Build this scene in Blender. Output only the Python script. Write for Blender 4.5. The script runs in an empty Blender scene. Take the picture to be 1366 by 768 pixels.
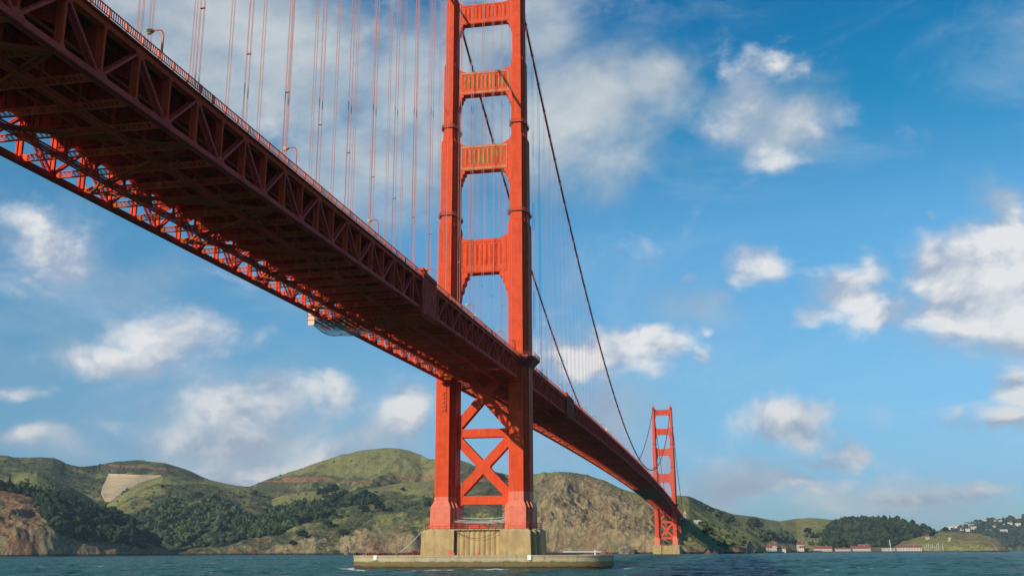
import bpy, math, random
import numpy as np
from mathutils import Vector, Matrix
from mathutils.bvhtree import BVHTree

random.seed(7)
SC = bpy.context.scene
COL = SC.collection
R = math.radians

# ------------------------------------------------------------------ camera
CAM = (83.919, -370.230, 6.1675)
CF = (-0.18829418, 0.95048453, 0.2472336)
CR = (0.98078586, 0.19506506, -0.00295287)
CU = (0.05103329, -0.24192721, 0.96895141)
FPX = 1370.3
cd = bpy.data.cameras.new('camera')
cam = bpy.data.objects.new('camera', cd)
COL.objects.link(cam)
cam.matrix_world = Matrix(((CR[0], CU[0], -CF[0], CAM[0]), (CR[1], CU[1], -CF[1], CAM[1]),
                           (CR[2], CU[2], -CF[2], CAM[2]), (0, 0, 0, 1)))
cd.sensor_width = 36.0
cd.lens = 36.0 * FPX / 1366.0
cd.clip_start = 1.0
cd.clip_end = 60000.0
SC.camera = cam


def ray(u, v):
    a = (u - 683.0) / FPX
    b = (384.0 - v) / FPX
    return Vector([CF[i] + CR[i] * a + CU[i] * b for i in range(3)])


def azel(u, v):
    d = ray(u, v).normalized()
    return math.atan2(d.x, d.y), math.asin(d.z)


def ground(u, dist, v=733):
    """horizontal direction of a bearing and the point dist metres away"""
    d = ray(u, v)
    h = math.hypot(d.x, d.y)
    return CAM[0] + d.x / h * dist, CAM[1] + d.y / h * dist


def height_at(u, v, dist):
    d = ray(u, v)
    return CAM[2] + dist * d.z / math.hypot(d.x, d.y)


# ------------------------------------------------------------------ light
SUN_TRAVEL = Vector((1.0, 1.70, -0.82)).normalized()
SUN_EL = math.asin(-SUN_TRAVEL.z)
SUN_AZ = math.atan2(-SUN_TRAVEL.x, -SUN_TRAVEL.y)      # clockwise from +Y
sd = bpy.data.lights.new('sun', 'SUN')
sd.energy = 4.1
sd.angle = R(0.5)
sd.color = (1.0, 0.89, 0.74)
sun = bpy.data.objects.new('sun', sd)
COL.objects.link(sun)
sun.rotation_euler = SUN_TRAVEL.to_track_quat('-Z', 'Y').to_euler()

SC.view_settings.view_transform = 'Standard'
SC.view_settings.look = 'None'
SC.view_settings.exposure = 0.10
SC.view_settings.gamma = 1.0
SKY_STRENGTH = 0.092

W = bpy.data.worlds.new('World')
SC.world = W
W.use_nodes = True


class NT:
    """small node-tree helper"""
    def __init__(self, tree):
        self.t = tree
        self.n = tree.nodes
        self.l = tree.links

    def new(self, typ, **kw):
        nd = self.n.new(typ)
        for k, v in kw.items():
            setattr(nd, k, v)
        return nd

    def put(self, sock, v):
        if isinstance(v, bpy.types.NodeSocket):
            self.l.new(v, sock)
        elif v is not None:
            sock.default_value = v

    def math(self, op, a, b=None, c=None, clamp=False):
        nd = self.new('ShaderNodeMath', operation=op, use_clamp=clamp)
        self.put(nd.inputs[0], a)
        self.put(nd.inputs[1], b)
        self.put(nd.inputs[2], c)
        return nd.outputs[0]

    def vmath(self, op, a, b=None):
        nd = self.new('ShaderNodeVectorMath', operation=op)
        self.put(nd.inputs[0], a)
        self.put(nd.inputs[1], b)
        return nd.outputs['Value'] if op in ('LENGTH', 'DOT_PRODUCT', 'DISTANCE') else nd.outputs[0]

    def noise(self, vec, scale, detail=5, rough=0.55, dist=0.0, color=False):
        nd = self.new('ShaderNodeTexNoise')
        self.put(nd.inputs['Vector'], vec)
        nd.inputs['Scale'].default_value = scale
        nd.inputs['Detail'].default_value = detail
        nd.inputs['Roughness'].default_value = rough
        nd.inputs['Distortion'].default_value = dist
        return nd.outputs['Color' if color else 'Fac']

    def rng(self, v, a, b, c=0.0, d=1.0, smooth=True):
        nd = self.new('ShaderNodeMapRange')
        nd.interpolation_type = 'SMOOTHSTEP' if smooth else 'LINEAR'
        self.put(nd.inputs[0], v)
        for i, x in enumerate((a, b, c, d)):
            self.put(nd.inputs[i + 1], x)
        return nd.outputs[0]

    def mix(self, f, a, b, mode='MIX'):
        nd = self.new('ShaderNodeMix', data_type='RGBA', blend_type=mode)
        self.put(nd.inputs[0], f)
        self.put(nd.inputs[6], a if isinstance(a, bpy.types.NodeSocket) else (*a, 1)[:4])
        self.put(nd.inputs[7], b if isinstance(b, bpy.types.NodeSocket) else (*b, 1)[:4])
        return nd.outputs[2]

    def comb(self, x, y, z):
        nd = self.new('ShaderNodeCombineXYZ')
        for i, v in enumerate((x, y, z)):
            self.put(nd.inputs[i], v)
        return nd.outputs[0]


def build_world():
    t = W.node_tree
    t.nodes.clear()
    N = NT(t)
    out = N.new('ShaderNodeOutputWorld')
    bg = N.new('ShaderNodeBackground')
    sky = N.new('ShaderNodeTexSky', sky_type='NISHITA')
    sky.sun_disc = False
    sky.sun_elevation = SUN_EL
    sky.sun_rotation = SUN_AZ
    sky.altitude = 0
    sky.air_density = 1.0
    sky.dust_density = 0.55
    sky.ozone_density = 2.2
    hs = N.new('ShaderNodeHueSaturation')
    hs.inputs['Saturation'].default_value = 1.0
    hs.inputs['Value'].default_value = SKY_VAL
    N.l.new(sky.outputs[0], hs.inputs['Color'])
    tc = N.new('ShaderNodeTexCoord')
    sp = N.new('ShaderNodeSeparateXYZ')
    N.l.new(tc.outputs['Generated'], sp.inputs[0])
    rp = N.new('ShaderNodeValToRGB')
    N.l.new(N.math('ARCSINE', sp.outputs[2]), rp.inputs[0])
    er = rp.color_ramp.elements
    er[0].position, er[0].color = 0.0, (0.40, 0.66, 1.02, 1)
    er[1].position, er[1].color = 0.60, (0.0, 0.72, 1.20, 1)
    for ps, cl_ in ((0.06, (0.42, 0.70, 1.06, 1)), (0.16, (0.60, 0.98, 1.16, 1)), (0.30, (0.55, 1.18, 1.36, 1)), (0.42, (0.08, 0.98, 1.22, 1))):
        e_ = er.new(ps)
        e_.color = cl_
    az = N.math('ARCTAN2', sp.outputs[0], sp.outputs[1])
    el = N.math('ARCSINE', sp.outputs[2])
    P = N.comb(az, el, 0.0)
    # warp the positions so no cloud keeps the outline of an ellipse
    wn = N.noise(P, 6.0, 4, 0.6, color=True)
    wv = N.vmath('SUBTRACT', wn, (0.5, 0.5, 0.5))
    wv = N.vmath('MULTIPLY', wv, (0.15, 0.11, 0.0))
    Q = N.vmath('ADD', P, wv)

    def field(vec, clouds, grow, hard):
        acc = None
        for (u, v, ru, rv, amp) in clouds:
            a0, e0 = azel(u, v)
            a1, e1 = azel(u + ru * grow, v)
            a2, e2 = azel(u, v - rv * grow)
            d = N.vmath('SUBTRACT', vec, (a0, e0, 0))
            d = N.vmath('MULTIPLY', d, (1 / abs(a1 - a0), 1 / abs(e2 - e0), 0))
            r = N.vmath('LENGTH', d)
            m = N.rng(r, hard, 1.25, amp, 0.0)
            acc = m if acc is None else N.math('MAXIMUM', acc, m)
        return acc
    base = field(Q, CUMULUS, 1.30, 0.0)
    S = N.vmath('MULTIPLY', P, (1.0, 1.45, 1.0))
    S = N.vmath('ADD', S, (4.3, 2.1, 0.7))
    n1 = N.noise(S, 10.0, 12, 0.63, 0.35)
    # sample again a step towards the sun (up and to the left) for relief in the clouds
    S2 = N.vmath('ADD', S, (-0.016, 0.028, 0.0))
    n2 = N.noise(S2, 10.0, 5, 0.56, 0.25)
    n1b = N.noise(S, 10.0, 5, 0.56, 0.25)
    rel = N.math('MULTIPLY', N.math('SUBTRACT', n1b, n2), 6.0)
    # thin high veil: soft, greyish, streaked
    vb = field(Q, VEIL, 1.0, 0.0)
    vn = N.noise(N.vmath('MULTIPLY', P, (1.0, 1.3, 1.0)), 7.0, 9, 0.62, 0.4)
    vd = N.math('ADD', vb, N.math('MULTIPLY', N.math('SUBTRACT', vn, 0.5), 1.15))
    vcov = N.math('MULTIPLY', N.rng(vd, 0.08, 0.92), 0.86)
    vlit = N.math('ADD', N.math('MULTIPLY', rel, 0.35), N.rng(vd, 0.3, 1.2, 0.15, 0.75), clamp=True)
    vcol = N.mix(vlit, (3.4, 4.4, 5.5), (6.6, 6.9, 6.9))
    w1 = N.noise(N.vmath('MULTIPLY', P, (1.0, 1.9, 1.0)), 4.0, 8, 0.62, 0.6)
    wisp = N.rng(w1, 0.46, 0.80, 0.0, 0.34)
    dens = N.math('ADD', base, N.math('MULTIPLY', N.math('SUBTRACT', n1, 0.5), 1.85))
    cov = N.rng(dens, 0.10, 0.90, 0.0, 0.95)
    core = N.rng(dens, 0.35, 1.15, 0.0, 1.0)
    lit = N.math('ADD', N.math('MULTIPLY', core, 0.40), N.math('ADD', rel, 0.30), clamp=True)
    ccol = N.mix(lit, (4.0, 4.8, 5.9), (8.4, 8.4, 8.1))
    low = N.rng(el, 0.0, 0.20, 0.78, 1.0)
    ccol = N.mix(1.0, ccol, N.comb(low, low, N.math('MULTIPLY', low, 1.04)), 'MULTIPLY')
    col = N.mix(1.0, hs.outputs[0], rp.outputs[0], 'MULTIPLY')
    col = N.mix(wisp, col, (6.0, 6.8, 7.6))
    col = N.mix(vcov, col, vcol)
    col = N.mix(cov, col, ccol)
    N.l.new(col, bg.inputs['Color'])
    bg.inputs['Strength'].default_value = SKY_STRENGTH
    N.l.new(bg.outputs[0], out.inputs[0])


SKY_VAL = 1.0
# clouds by bearing and height: x, y, half width, half height, thickness
VEIL = [
    (330, 60, 330, 210, 1.0), (450, 230, 200, 170, 0.85), (170, 20, 160, 80, 0.75), (540, 120, 150, 220, 0.9),
    (770, 140, 170, 170, 0.95), (870, 110, 100, 100, 0.85), (710, 30, 130, 110, 0.95), (640, 60, 130, 140, 0.8), (800, 220, 110, 80, 0.7),
    (330, 570, 240, 95, 0.78), (100, 470, 140, 60, 0.45), (480, 590, 130, 75, 0.72), (1160, 665, 280, 52, 0.85), (980, 640, 160, 50, 0.85),
    (820, 560, 120, 80, 0.6), (1280, 420, 160, 110, 0.6), (230, 360, 120, 60, 0.4), (60, 600, 120, 40, 0.55), (1030, 155, 130, 100, 0.80),
    (420, 400, 90, 60, 0.4), (940, 400, 120, 70, 0.5), (1330, 255, 70, 40, 0.5),
    (1440, 450, 100, 90, 0.8), (-90, 470, 110, 80, 0.7), (-150, 200, 160, 140, 0.7),
]
# cumulus by bearing and height: x, y, half width, half height, thickness
CUMULUS = [
    (990, 175, 62, 34, 0.62), (1030, 75, 34, 24, 0.62), (1000, 115, 40, 42, 0.62), (1085, 165, 52, 34, 0.62), (1040, 205, 70, 26, 0.58), (1040, 140, 60, 36, 0.5),
    (60, 340, 105, 58, 0.72), (20, 310, 60, 35, 0.6),
    (225, 442, 85, 46, 1.05), (175, 475, 95, 26, 0.9), (35, 515, 58, 19, 0.85), (45, 590, 72, 20, 0.72),
    (330, 530, 110, 32, 0.78), (300, 570, 110, 26, 0.72), (350, 612, 120, 30, 0.80), (440, 520, 44, 24, 0.6),
    (548, 545, 50, 52, 0.9), (440, 610, 70, 26, 0.66),
    (1115, 385, 50, 40, 0.98), (1085, 425, 44, 26, 0.85), (1160, 415, 50, 30, 0.8), (1310, 365, 125, 85, 1.35), (1350, 305, 70, 50, 1.25), (1265, 430, 90, 50, 1.2), (1350, 440, 80, 50, 1.25), (1240, 370, 60, 60, 1.1),
    (1350, 520, 50, 36, 1.0), (1340, 570, 60, 26, 0.9), (1010, 350, 36, 30, 0.74), (975, 385, 40, 18, 0.6), (920, 360, 20, 14, 0.55),
    (850, 470, 75, 40, 1.12), (790, 485, 100, 32, 1.0), (925, 488, 16, 16, 0.66), (945, 445, 16, 12, 0.6),
    (1050, 560, 62, 30, 0.9), (1125, 588, 38, 24, 0.86), (1095, 605, 50, 14, 0.7),
    (970, 650, 80, 20, 0.76), (1050, 638, 70, 18, 0.78), (1310, 650, 70, 16, 0.72), (1200, 662, 70, 12, 0.62),
    (1330, 245, 36, 16, 0.58), (1216, 288, 10, 13, 0.55),
    (1450, 450, 80, 70, 0.9), (-90, 470, 90, 60, 0.7),
]
build_world()


# ------------------------------------------------------------------ materials
def material(name):
    m = bpy.data.materials.new(name)
    m.use_nodes = True
    N = NT(m.node_tree)
    return m, N, m.node_tree.nodes['Principled BSDF']


def paint(name, col, col2, rough=0.5, scale=0.35, streak=True, spec=0.35, bump=0.0, seams=0.0):
    m, N, b = material(name)
    geo = N.new('ShaderNodeNewGeometry')
    pos = geo.outputs['Position']
    n = N.noise(pos, scale, 6, 0.6)
    f = N.rng(n, 0.35, 0.72)
    c = N.mix(f, col, col2)
    if streak:
        s = N.noise(N.vmath('MULTIPLY', pos, (1.6, 1.6, 0.05)), 1.0, 4, 0.6)
        c = N.mix(N.rng(s, 0.5, 0.8, 0.0, 0.6), c, tuple(x * 0.55 for x in col2))
        s2 = N.noise(N.vmath('MULTIPLY', pos, (0.5, 0.5, 0.12)), 0.9, 6, 0.7)
        c = N.mix(N.rng(s2, 0.52, 0.74, 0.0, 0.45), c, (min(0.85, col[0] * 1.06), min(col[1] * 1.35, col[1] + 0.04), min(col[2] * 1.6, col[2] + 0.03)))
    if seams:
        br = N.new('ShaderNodeTexBrick')
        sp = N.new('ShaderNodeSeparateXYZ')
        N.l.new(pos, sp.inputs[0])
        N.put(br.inputs['Vector'], N.comb(N.math('ADD', sp.outputs[0], sp.outputs[1]), sp.outputs[2], 0.0))
        br.inputs['Scale'].default_value = 1.0
        br.inputs['Mortar Size'].default_value = 0.06
        br.inputs['Mortar Smooth'].default_value = 1.0
        br.inputs['Brick Width'].default_value = 1.07
        br.inputs['Row Height'].default_value = 2.6
        br.inputs['Color1'].default_value = (0, 0, 0, 1)
        br.inputs['Color2'].default_value = (0.22, 0.22, 0.22, 1)
        br.inputs['Mortar'].default_value = (1, 1, 1, 1)
        c = N.mix(N.math('MULTIPLY', br.outputs['Color'], seams), c, tuple(x * 0.5 for x in col))
    N.l.new(c, b.inputs['Base Color'])
    b.inputs['Roughness'].default_value = rough
    b.inputs['Specular IOR Level'].default_value = spec
    if bump:
        bp = N.new('ShaderNodeBump')
        bp.inputs['Strength'].default_value = bump
        bp.inputs['Distance'].default_value = 0.3
        N.l.new(n, bp.inputs['Height'])
        N.l.new(bp.outputs[0], b.inputs['Normal'])
    return m


M = {}
M['orange'] = paint('orange_paint', (0.72, 0.082, 0.022), (0.60, 0.060, 0.016), seams=0.6, spec=0.10, rough=0.6)
M['truss'] = paint('truss_paint', (0.80, 0.082, 0.030), (0.60, 0.056, 0.022), scale=0.15, spec=0.05, rough=0.7)
M['olive'] = paint('weathered_truss_paint', (0.58, 0.105, 0.028), (0.40, 0.080, 0.022), scale=0.08, streak=False, spec=0.04, rough=0.8)
M['chord'] = paint('lit_chord_paint', (0.82, 0.092, 0.070), (0.66, 0.062, 0.046), scale=0.2, spec=0.05, rough=0.7)  # paler colour in place of light bounced up from the water
M['strut'] = paint('lit_strut_paint', (0.85, 0.125, 0.045), (0.72, 0.080, 0.030), scale=0.12, spec=0.05, rough=0.7)  # brightened to stand in for water light on the bottom struts
M['girder'] = paint('shaded_girder_paint', (0.56, 0.045, 0.020), (0.34, 0.028, 0.014), scale=0.12, spec=0.05, rough=0.7)  # darker tone paints in the shade between slab and struts
M['rail'] = paint('railing_paint', (0.58, 0.075, 0.02), (0.42, 0.06, 0.018), scale=0.6, streak=False)
M['salmon'] = paint('primer_paint', (0.74, 0.20, 0.125), (0.66, 0.15, 0.085), seams=0.2, spec=0.12)
M['cable'] = paint('cable_paint', (0.30, 0.040, 0.022), (0.20, 0.030, 0.018), streak=False, rough=0.6)
M['rope'] = paint('rope_paint', (0.50, 0.20, 0.17), (0.42, 0.15, 0.13), streak=False, rough=0.6)
M['asphalt'] = paint('asphalt', (0.05, 0.05, 0.05), (0.035, 0.035, 0.035), streak=False, rough=0.9)
M['slab'] = paint('shaded_deck_underside', (0.14, 0.028, 0.014), (0.08, 0.022, 0.012), streak=False, rough=0.8)  # dark colour carries the shade under the roadway
M['yellow'] = paint('lamp_housing', (0.50, 0.38, 0.12), (0.42, 0.28, 0.10), streak=False)
M['lens'] = paint('lamp_lens', (0.65, 0.55, 0.20), (0.55, 0.45, 0.15), streak=False, rough=0.3)
M['white'] = paint('white_paint', (0.80, 0.79, 0.75), (0.72, 0.70, 0.66), streak=False)
M['red'] = paint('red_paint', (0.62, 0.05, 0.04), (0.5, 0.05, 0.03), streak=False)
M['redroof'] = paint('red_roofing', (0.28, 0.075, 0.055), (0.22, 0.06, 0.045), streak=False, rough=0.8)
M['cream'] = paint('cream_wall', (0.62, 0.56, 0.44), (0.52, 0.46, 0.36), streak=False, rough=0.8)
M['window'] = paint('window_glass', (0.04, 0.05, 0.06), (0.06, 0.07, 0.08), streak=False, rough=0.15)
M['dark'] = paint('dark_metal', (0.05, 0.045, 0.045), (0.03, 0.03, 0.03), streak=False)
M['grey'] = paint('ribbed_grey_sheet', (0.82, 0.15, 0.11), (0.68, 0.10, 0.07), scale=0.4, spec=0.04, rough=0.8)
M['greygreen'] = paint('grey_green_sheet', (0.52, 0.17, 0.09), (0.36, 0.13, 0.07), scale=0.4, spec=0.04, rough=0.8)
M['tan'] = paint('tan_sheet', (0.75, 0.52, 0.36), (0.66, 0.42, 0.28), scale=0.4, streak=False)
M['trunk'] = paint('bark', (0.10, 0.07, 0.05), (0.07, 0.05, 0.035), streak=False, rough=0.9)


def flute_mat():
    """portal panels: orange paint with patches scraped back to a yellow-green undercoat"""
    m, N, b = material('scraped_panel_paint')
    geo = N.new('ShaderNodeNewGeometry')
    pos = geo.outputs['Position']
    n = N.noise(N.vmath('MULTIPLY', pos, (1.5, 1, 0.42)), 0.75, 5, 0.65)
    f = N.rng(n, 0.44, 0.52)
    n2 = N.noise(pos, 2.0, 3, 0.5)
    y = N.mix(n2, (0.46, 0.21, 0.02), (0.28, 0.19, 0.035))
    c = N.mix(f, (0.58, 0.055, 0.015), y)
    N.l.new(c, b.inputs['Base Color'])
    b.inputs['Roughness'].default_value = 0.6
    return m


M['flute'] = flute_mat()


def concrete(name, base, alt, stain, algae=None, wet_z=None):
    m, N, b = material(name)
    geo = N.new('ShaderNodeNewGeometry')
    pos = geo.outputs['Position']
    sp = N.new('ShaderNodeSeparateXYZ')
    N.l.new(pos, sp.inputs[0])
    n = N.noise(pos, 0.25, 7, 0.62)
    c = N.mix(N.rng(n, 0.3, 0.7), base, alt)
    s = N.noise(N.vmath('MULTIPLY', pos, (1.1, 1.1, 0.06)), 0.8, 5, 0.65)
    c = N.mix(N.rng(s, 0.48, 0.75, 0.0, 0.85), c, stain)
    if wet_z is not None:
        e = N.noise(pos, 0.5, 5, 0.6)
        zz = N.math('ADD', sp.outputs[2], N.math('MULTIPLY', N.math('SUBTRACT', e, 0.5), 1.6))
        c = N.mix(N.rng(zz, wet_z + 0.9, wet_z + 0.2), c, algae)
        c = N.mix(N.rng(zz, wet_z - 0.9, wet_z - 1.5), c, (0.035, 0.028, 0.012))
        # joints of the pours
        pn = N.new('ShaderNodeTexBrick')
        N.put(pn.inputs['Vector'], N.comb(N.math('ADD', sp.outputs[0], sp.outputs[1]), sp.outputs[2], 0.0))
        pn.inputs['Scale'].default_value = 1.0
        pn.inputs['Brick Width'].default_value = 7.0
        pn.inputs['Row Height'].default_value = 1.9
        pn.inputs['Mortar Size'].default_value = 0.05
        pn.inputs['Color1'].default_value = (0, 0, 0, 1)
        pn.inputs['Color2'].default_value = (0.25, 0.25, 0.25, 1)
        pn.inputs['Mortar'].default_value = (1, 1, 1, 1)
        c = N.mix(N.math('MULTIPLY', pn.outputs['Color'], 0.22), c, tuple(x * 0.55 for x in base))
    N.l.new(c, b.inputs['Base Color'])
    b.inputs['Roughness'].default_value = 0.85
    bp = N.new('ShaderNodeBump')
    bp.inputs['Strength'].default_value = 0.5
    bp.inputs['Distance'].default_value = 0.25
    N.l.new(n, bp.inputs['Height'])
    N.l.new(bp.outputs[0], b.inputs['Normal'])
    return m


M['pier'] = concrete('pier_concrete', (0.50, 0.345, 0.15), (0.36, 0.25, 0.105), (0.20, 0.115, 0.04))
M['fender'] = concrete('fender_concrete', (0.46, 0.38, 0.23), (0.37, 0.30, 0.17), (0.22, 0.16, 0.08), (0.14, 0.10, 0.03), 2.1)
M['pylon'] = concrete('pylon_concrete', (0.42, 0.38, 0.30), (0.34, 0.31, 0.25), (0.28, 0.24, 0.18))


def paving_mat():
    m, N, b = material('catchment_paving')
    geo = N.new('ShaderNodeNewGeometry')
    pos = geo.outputs['Position']
    n = N.noise(pos, 0.03, 7, 0.7)
    c = N.mix(N.rng(n, 0.35, 0.65), (0.70, 0.50, 0.26), (0.54, 0.37, 0.19))
    sp = N.new('ShaderNodeSeparateXYZ')
    N.l.new(pos, sp.inputs[0])
    br = N.new('ShaderNodeTexBrick')
    N.put(br.inputs['Vector'], N.comb(N.math('ADD', sp.outputs[0], N.math('MULTIPLY', sp.outputs[1], 0.2)), sp.outputs[2], 0.0))
    br.offset = 0.0
    br.inputs['Scale'].default_value = 1.0
    br.inputs['Brick Width'].default_value = 21.0
    br.inputs['Row Height'].default_value = 9.0
    br.inputs['Mortar Size'].default_value = 0.9
    br.inputs['Mortar Smooth'].default_value = 1.0
    br.inputs['Color1'].default_value = (0, 0, 0, 1)
    br.inputs['Color2'].default_value = (0.35, 0.35, 0.35, 1)
    br.inputs['Mortar'].default_value = (1, 1, 1, 1)
    c = N.mix(N.math('MULTIPLY', br.outputs['Color'], 0.22), c, (0.20, 0.15, 0.08))
    N.l.new(c, b.inputs['Base Color'])
    b.inputs['Roughness'].default_value = 0.9
    return m


M['paving'] = paving_mat()
M['wash'] = paint('whitewashed_wall', (0.52, 0.48, 0.41), (0.44, 0.40, 0.33), streak=False, rough=0.9)


def net_mat():
    m, N, b = material('debris_netting')
    b.inputs['Base Color'].default_value = (0.35, 0.62, 0.72, 1)
    b.inputs['Roughness'].default_value = 0.7
    b.inputs['Alpha'].default_value = 0.55
    return m


M['net'] = net_mat()


def terrain_mat():
    m, N, b = material('headland_ground')
    geo = N.new('ShaderNodeNewGeometry')
    pos = geo.outputs['Position']
    at = N.new('ShaderNodeAttribute', attribute_name='cover')     # r rock, g fresh grass, b road cut
    sp = N.new('ShaderNodeSeparateColor')
    N.l.new(at.outputs['Color'], sp.inputs[0])
    big = N.noise(pos, 0.009, 7, 0.62, 1.0)
    mid = N.noise(pos, 0.03, 7, 0.65, 0.5)
    fine = N.noise(pos, 0.16, 6, 0.7)
    grass = N.mix(N.rng(fine, 0.3, 0.7), (0.195, 0.195, 0.052), (0.290, 0.255, 0.095))
    dry = N.mix(N.rng(fine, 0.3, 0.7), (0.19, 0.155, 0.070), (0.13, 0.105, 0.05))
    scrub = N.mix(N.rng(fine, 0.36, 0.66), (0.040, 0.052, 0.021), (0.122, 0.130, 0.058))
    gm = N.math('ADD', N.math('MULTIPLY', big, 0.8), N.math('MULTIPLY', mid, 0.5))
    gm = N.math('ADD', gm, N.math('MULTIPLY', N.math('SUBTRACT', sp.outputs[1], 0.5), 0.55))
    c = N.mix(N.rng(gm, 0.60, 0.70), scrub, grass)
    c = N.mix(N.rng(N.noise(pos, 0.014, 6, 0.66, 1.0), 0.50, 0.62, 0.0, 0.8), c, dry)
    bushes = N.new('ShaderNodeTexVoronoi')
    N.put(bushes.inputs['Vector'], pos)
    bushes.inputs['Scale'].default_value = 0.13
    bm = N.rng(bushes.outputs['Distance'], 0.38, 0.20)
    bm = N.math('MULTIPLY', bm, N.rng(mid, 0.44, 0.60))
    c = N.mix(N.math('MULTIPLY', bm, 0.8), c, (0.030, 0.040, 0.018))
    # rock
    strat = N.noise(N.vmath('MULTIPLY', pos, (1.0, 1.0, 0.45)), 0.075, 9, 0.74, 1.0)
    rk = N.mix(N.rng(strat, 0.34, 0.62), (0.10, 0.072, 0.040), (0.40, 0.29, 0.150))
    rk = N.mix(N.rng(N.noise(pos, 0.018, 5, 0.6, 0.7), 0.54, 0.70, 0.0, 0.6), rk, (0.20, 0.095, 0.050))
    rk = N.mix(N.rng(N.noise(pos, 0.03, 5, 0.6, 0.4), 0.50, 0.64, 0.0, 0.6), rk, (0.14, 0.135, 0.065))
    sn = N.new('ShaderNodeSeparateXYZ')
    N.l.new(geo.outputs['Normal'], sn.inputs[0])
    steep = N.rng(sn.outputs[2], 0.80, 0.55)
    rm = N.math('ADD', sp.outputs[0], N.math('MULTIPLY', N.math('SUBTRACT', mid, 0.5), 1.1))
    rm = N.math('ADD', rm, N.math('MULTIPLY', steep, 0.22))
    c = N.mix(N.rng(rm, 0.47, 0.60), c, rk)
    cut = N.mix(N.rng(strat, 0.35, 0.65), (0.20, 0.085, 0.040), (0.36, 0.20, 0.10))
    cm = N.math('ADD', sp.outputs[2], N.math('MULTIPLY', N.math('SUBTRACT', N.noise(pos, 0.05, 6, 0.7), 0.5), 2.2))
    c = N.mix(N.rng(cm, 0.50, 0.66), c, cut)
    ps = N.new('ShaderNodeSeparateXYZ')
    N.l.new(pos, ps.inputs[0])
    zz = N.math('ADD', ps.outputs[2], N.math('MULTIPLY', N.math('SUBTRACT', fine, 0.5), 6.0))
    c = N.mix(N.rng(zz, 4.0, 1.8), c, (0.045, 0.040, 0.032))
    N.l.new(c, b.inputs['Base Color'])
    b.inputs['Roughness'].default_value = 0.95
    b.inputs['Specular IOR Level'].default_value = 0.1
    bp = N.new('ShaderNodeBump')
    bp.inputs['Strength'].default_value = 0.9
    h = N.math('ADD', N.math('MULTIPLY', strat, N.math('MULTIPLY', sp.outputs[0], 9.0)), N.math('MULTIPLY', fine, 3.5))
    bp.inputs['Distance'].default_value = 1.0
    N.l.new(h, bp.inputs['Height'])
    N.l.new(bp.outputs[0], b.inputs['Normal'])
    return m


M['terrain'] = terrain_mat()


def foliage_mat(name, a, bcol):
    m, N, b = material(name)
    geo = N.new('ShaderNodeNewGeometry')
    n = N.noise(geo.outputs['Position'], 0.05, 4, 0.6)
    n2 = N.noise(geo.outputs['Position'], 0.35, 3, 0.7)
    vo = N.new('ShaderNodeTexVoronoi')
    N.put(vo.inputs['Vector'], geo.outputs['Position'])
    vo.inputs['Scale'].default_value = 0.085
    vs = N.new('ShaderNodeSeparateColor')
    N.l.new(vo.outputs['Color'], vs.inputs[0])
    f = N.math('ADD', N.math('MULTIPLY', n, 0.40), N.math('MULTIPLY', n2, 0.30))
    f = N.math('ADD', f, N.math('MULTIPLY', vs.outputs[0], 0.30))
    c = N.mix(N.rng(f, 0.36, 0.66), a, bcol)
    N.l.new(c, b.inputs['Base Color'])
    b.inputs['Roughness'].default_value = 0.9
    b.inputs['Specular IOR Level'].default_value = 0.1
    return m


M['wood_dark'] = foliage_mat('cypress_foliage', (0.010, 0.022, 0.012), (0.048, 0.066, 0.026))  # dark crowns; the tone also carries cloud shade on the left headland
M['wood_green'] = foliage_mat('oak_foliage', (0.018, 0.036, 0.016), (0.085, 0.105, 0.042))


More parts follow.
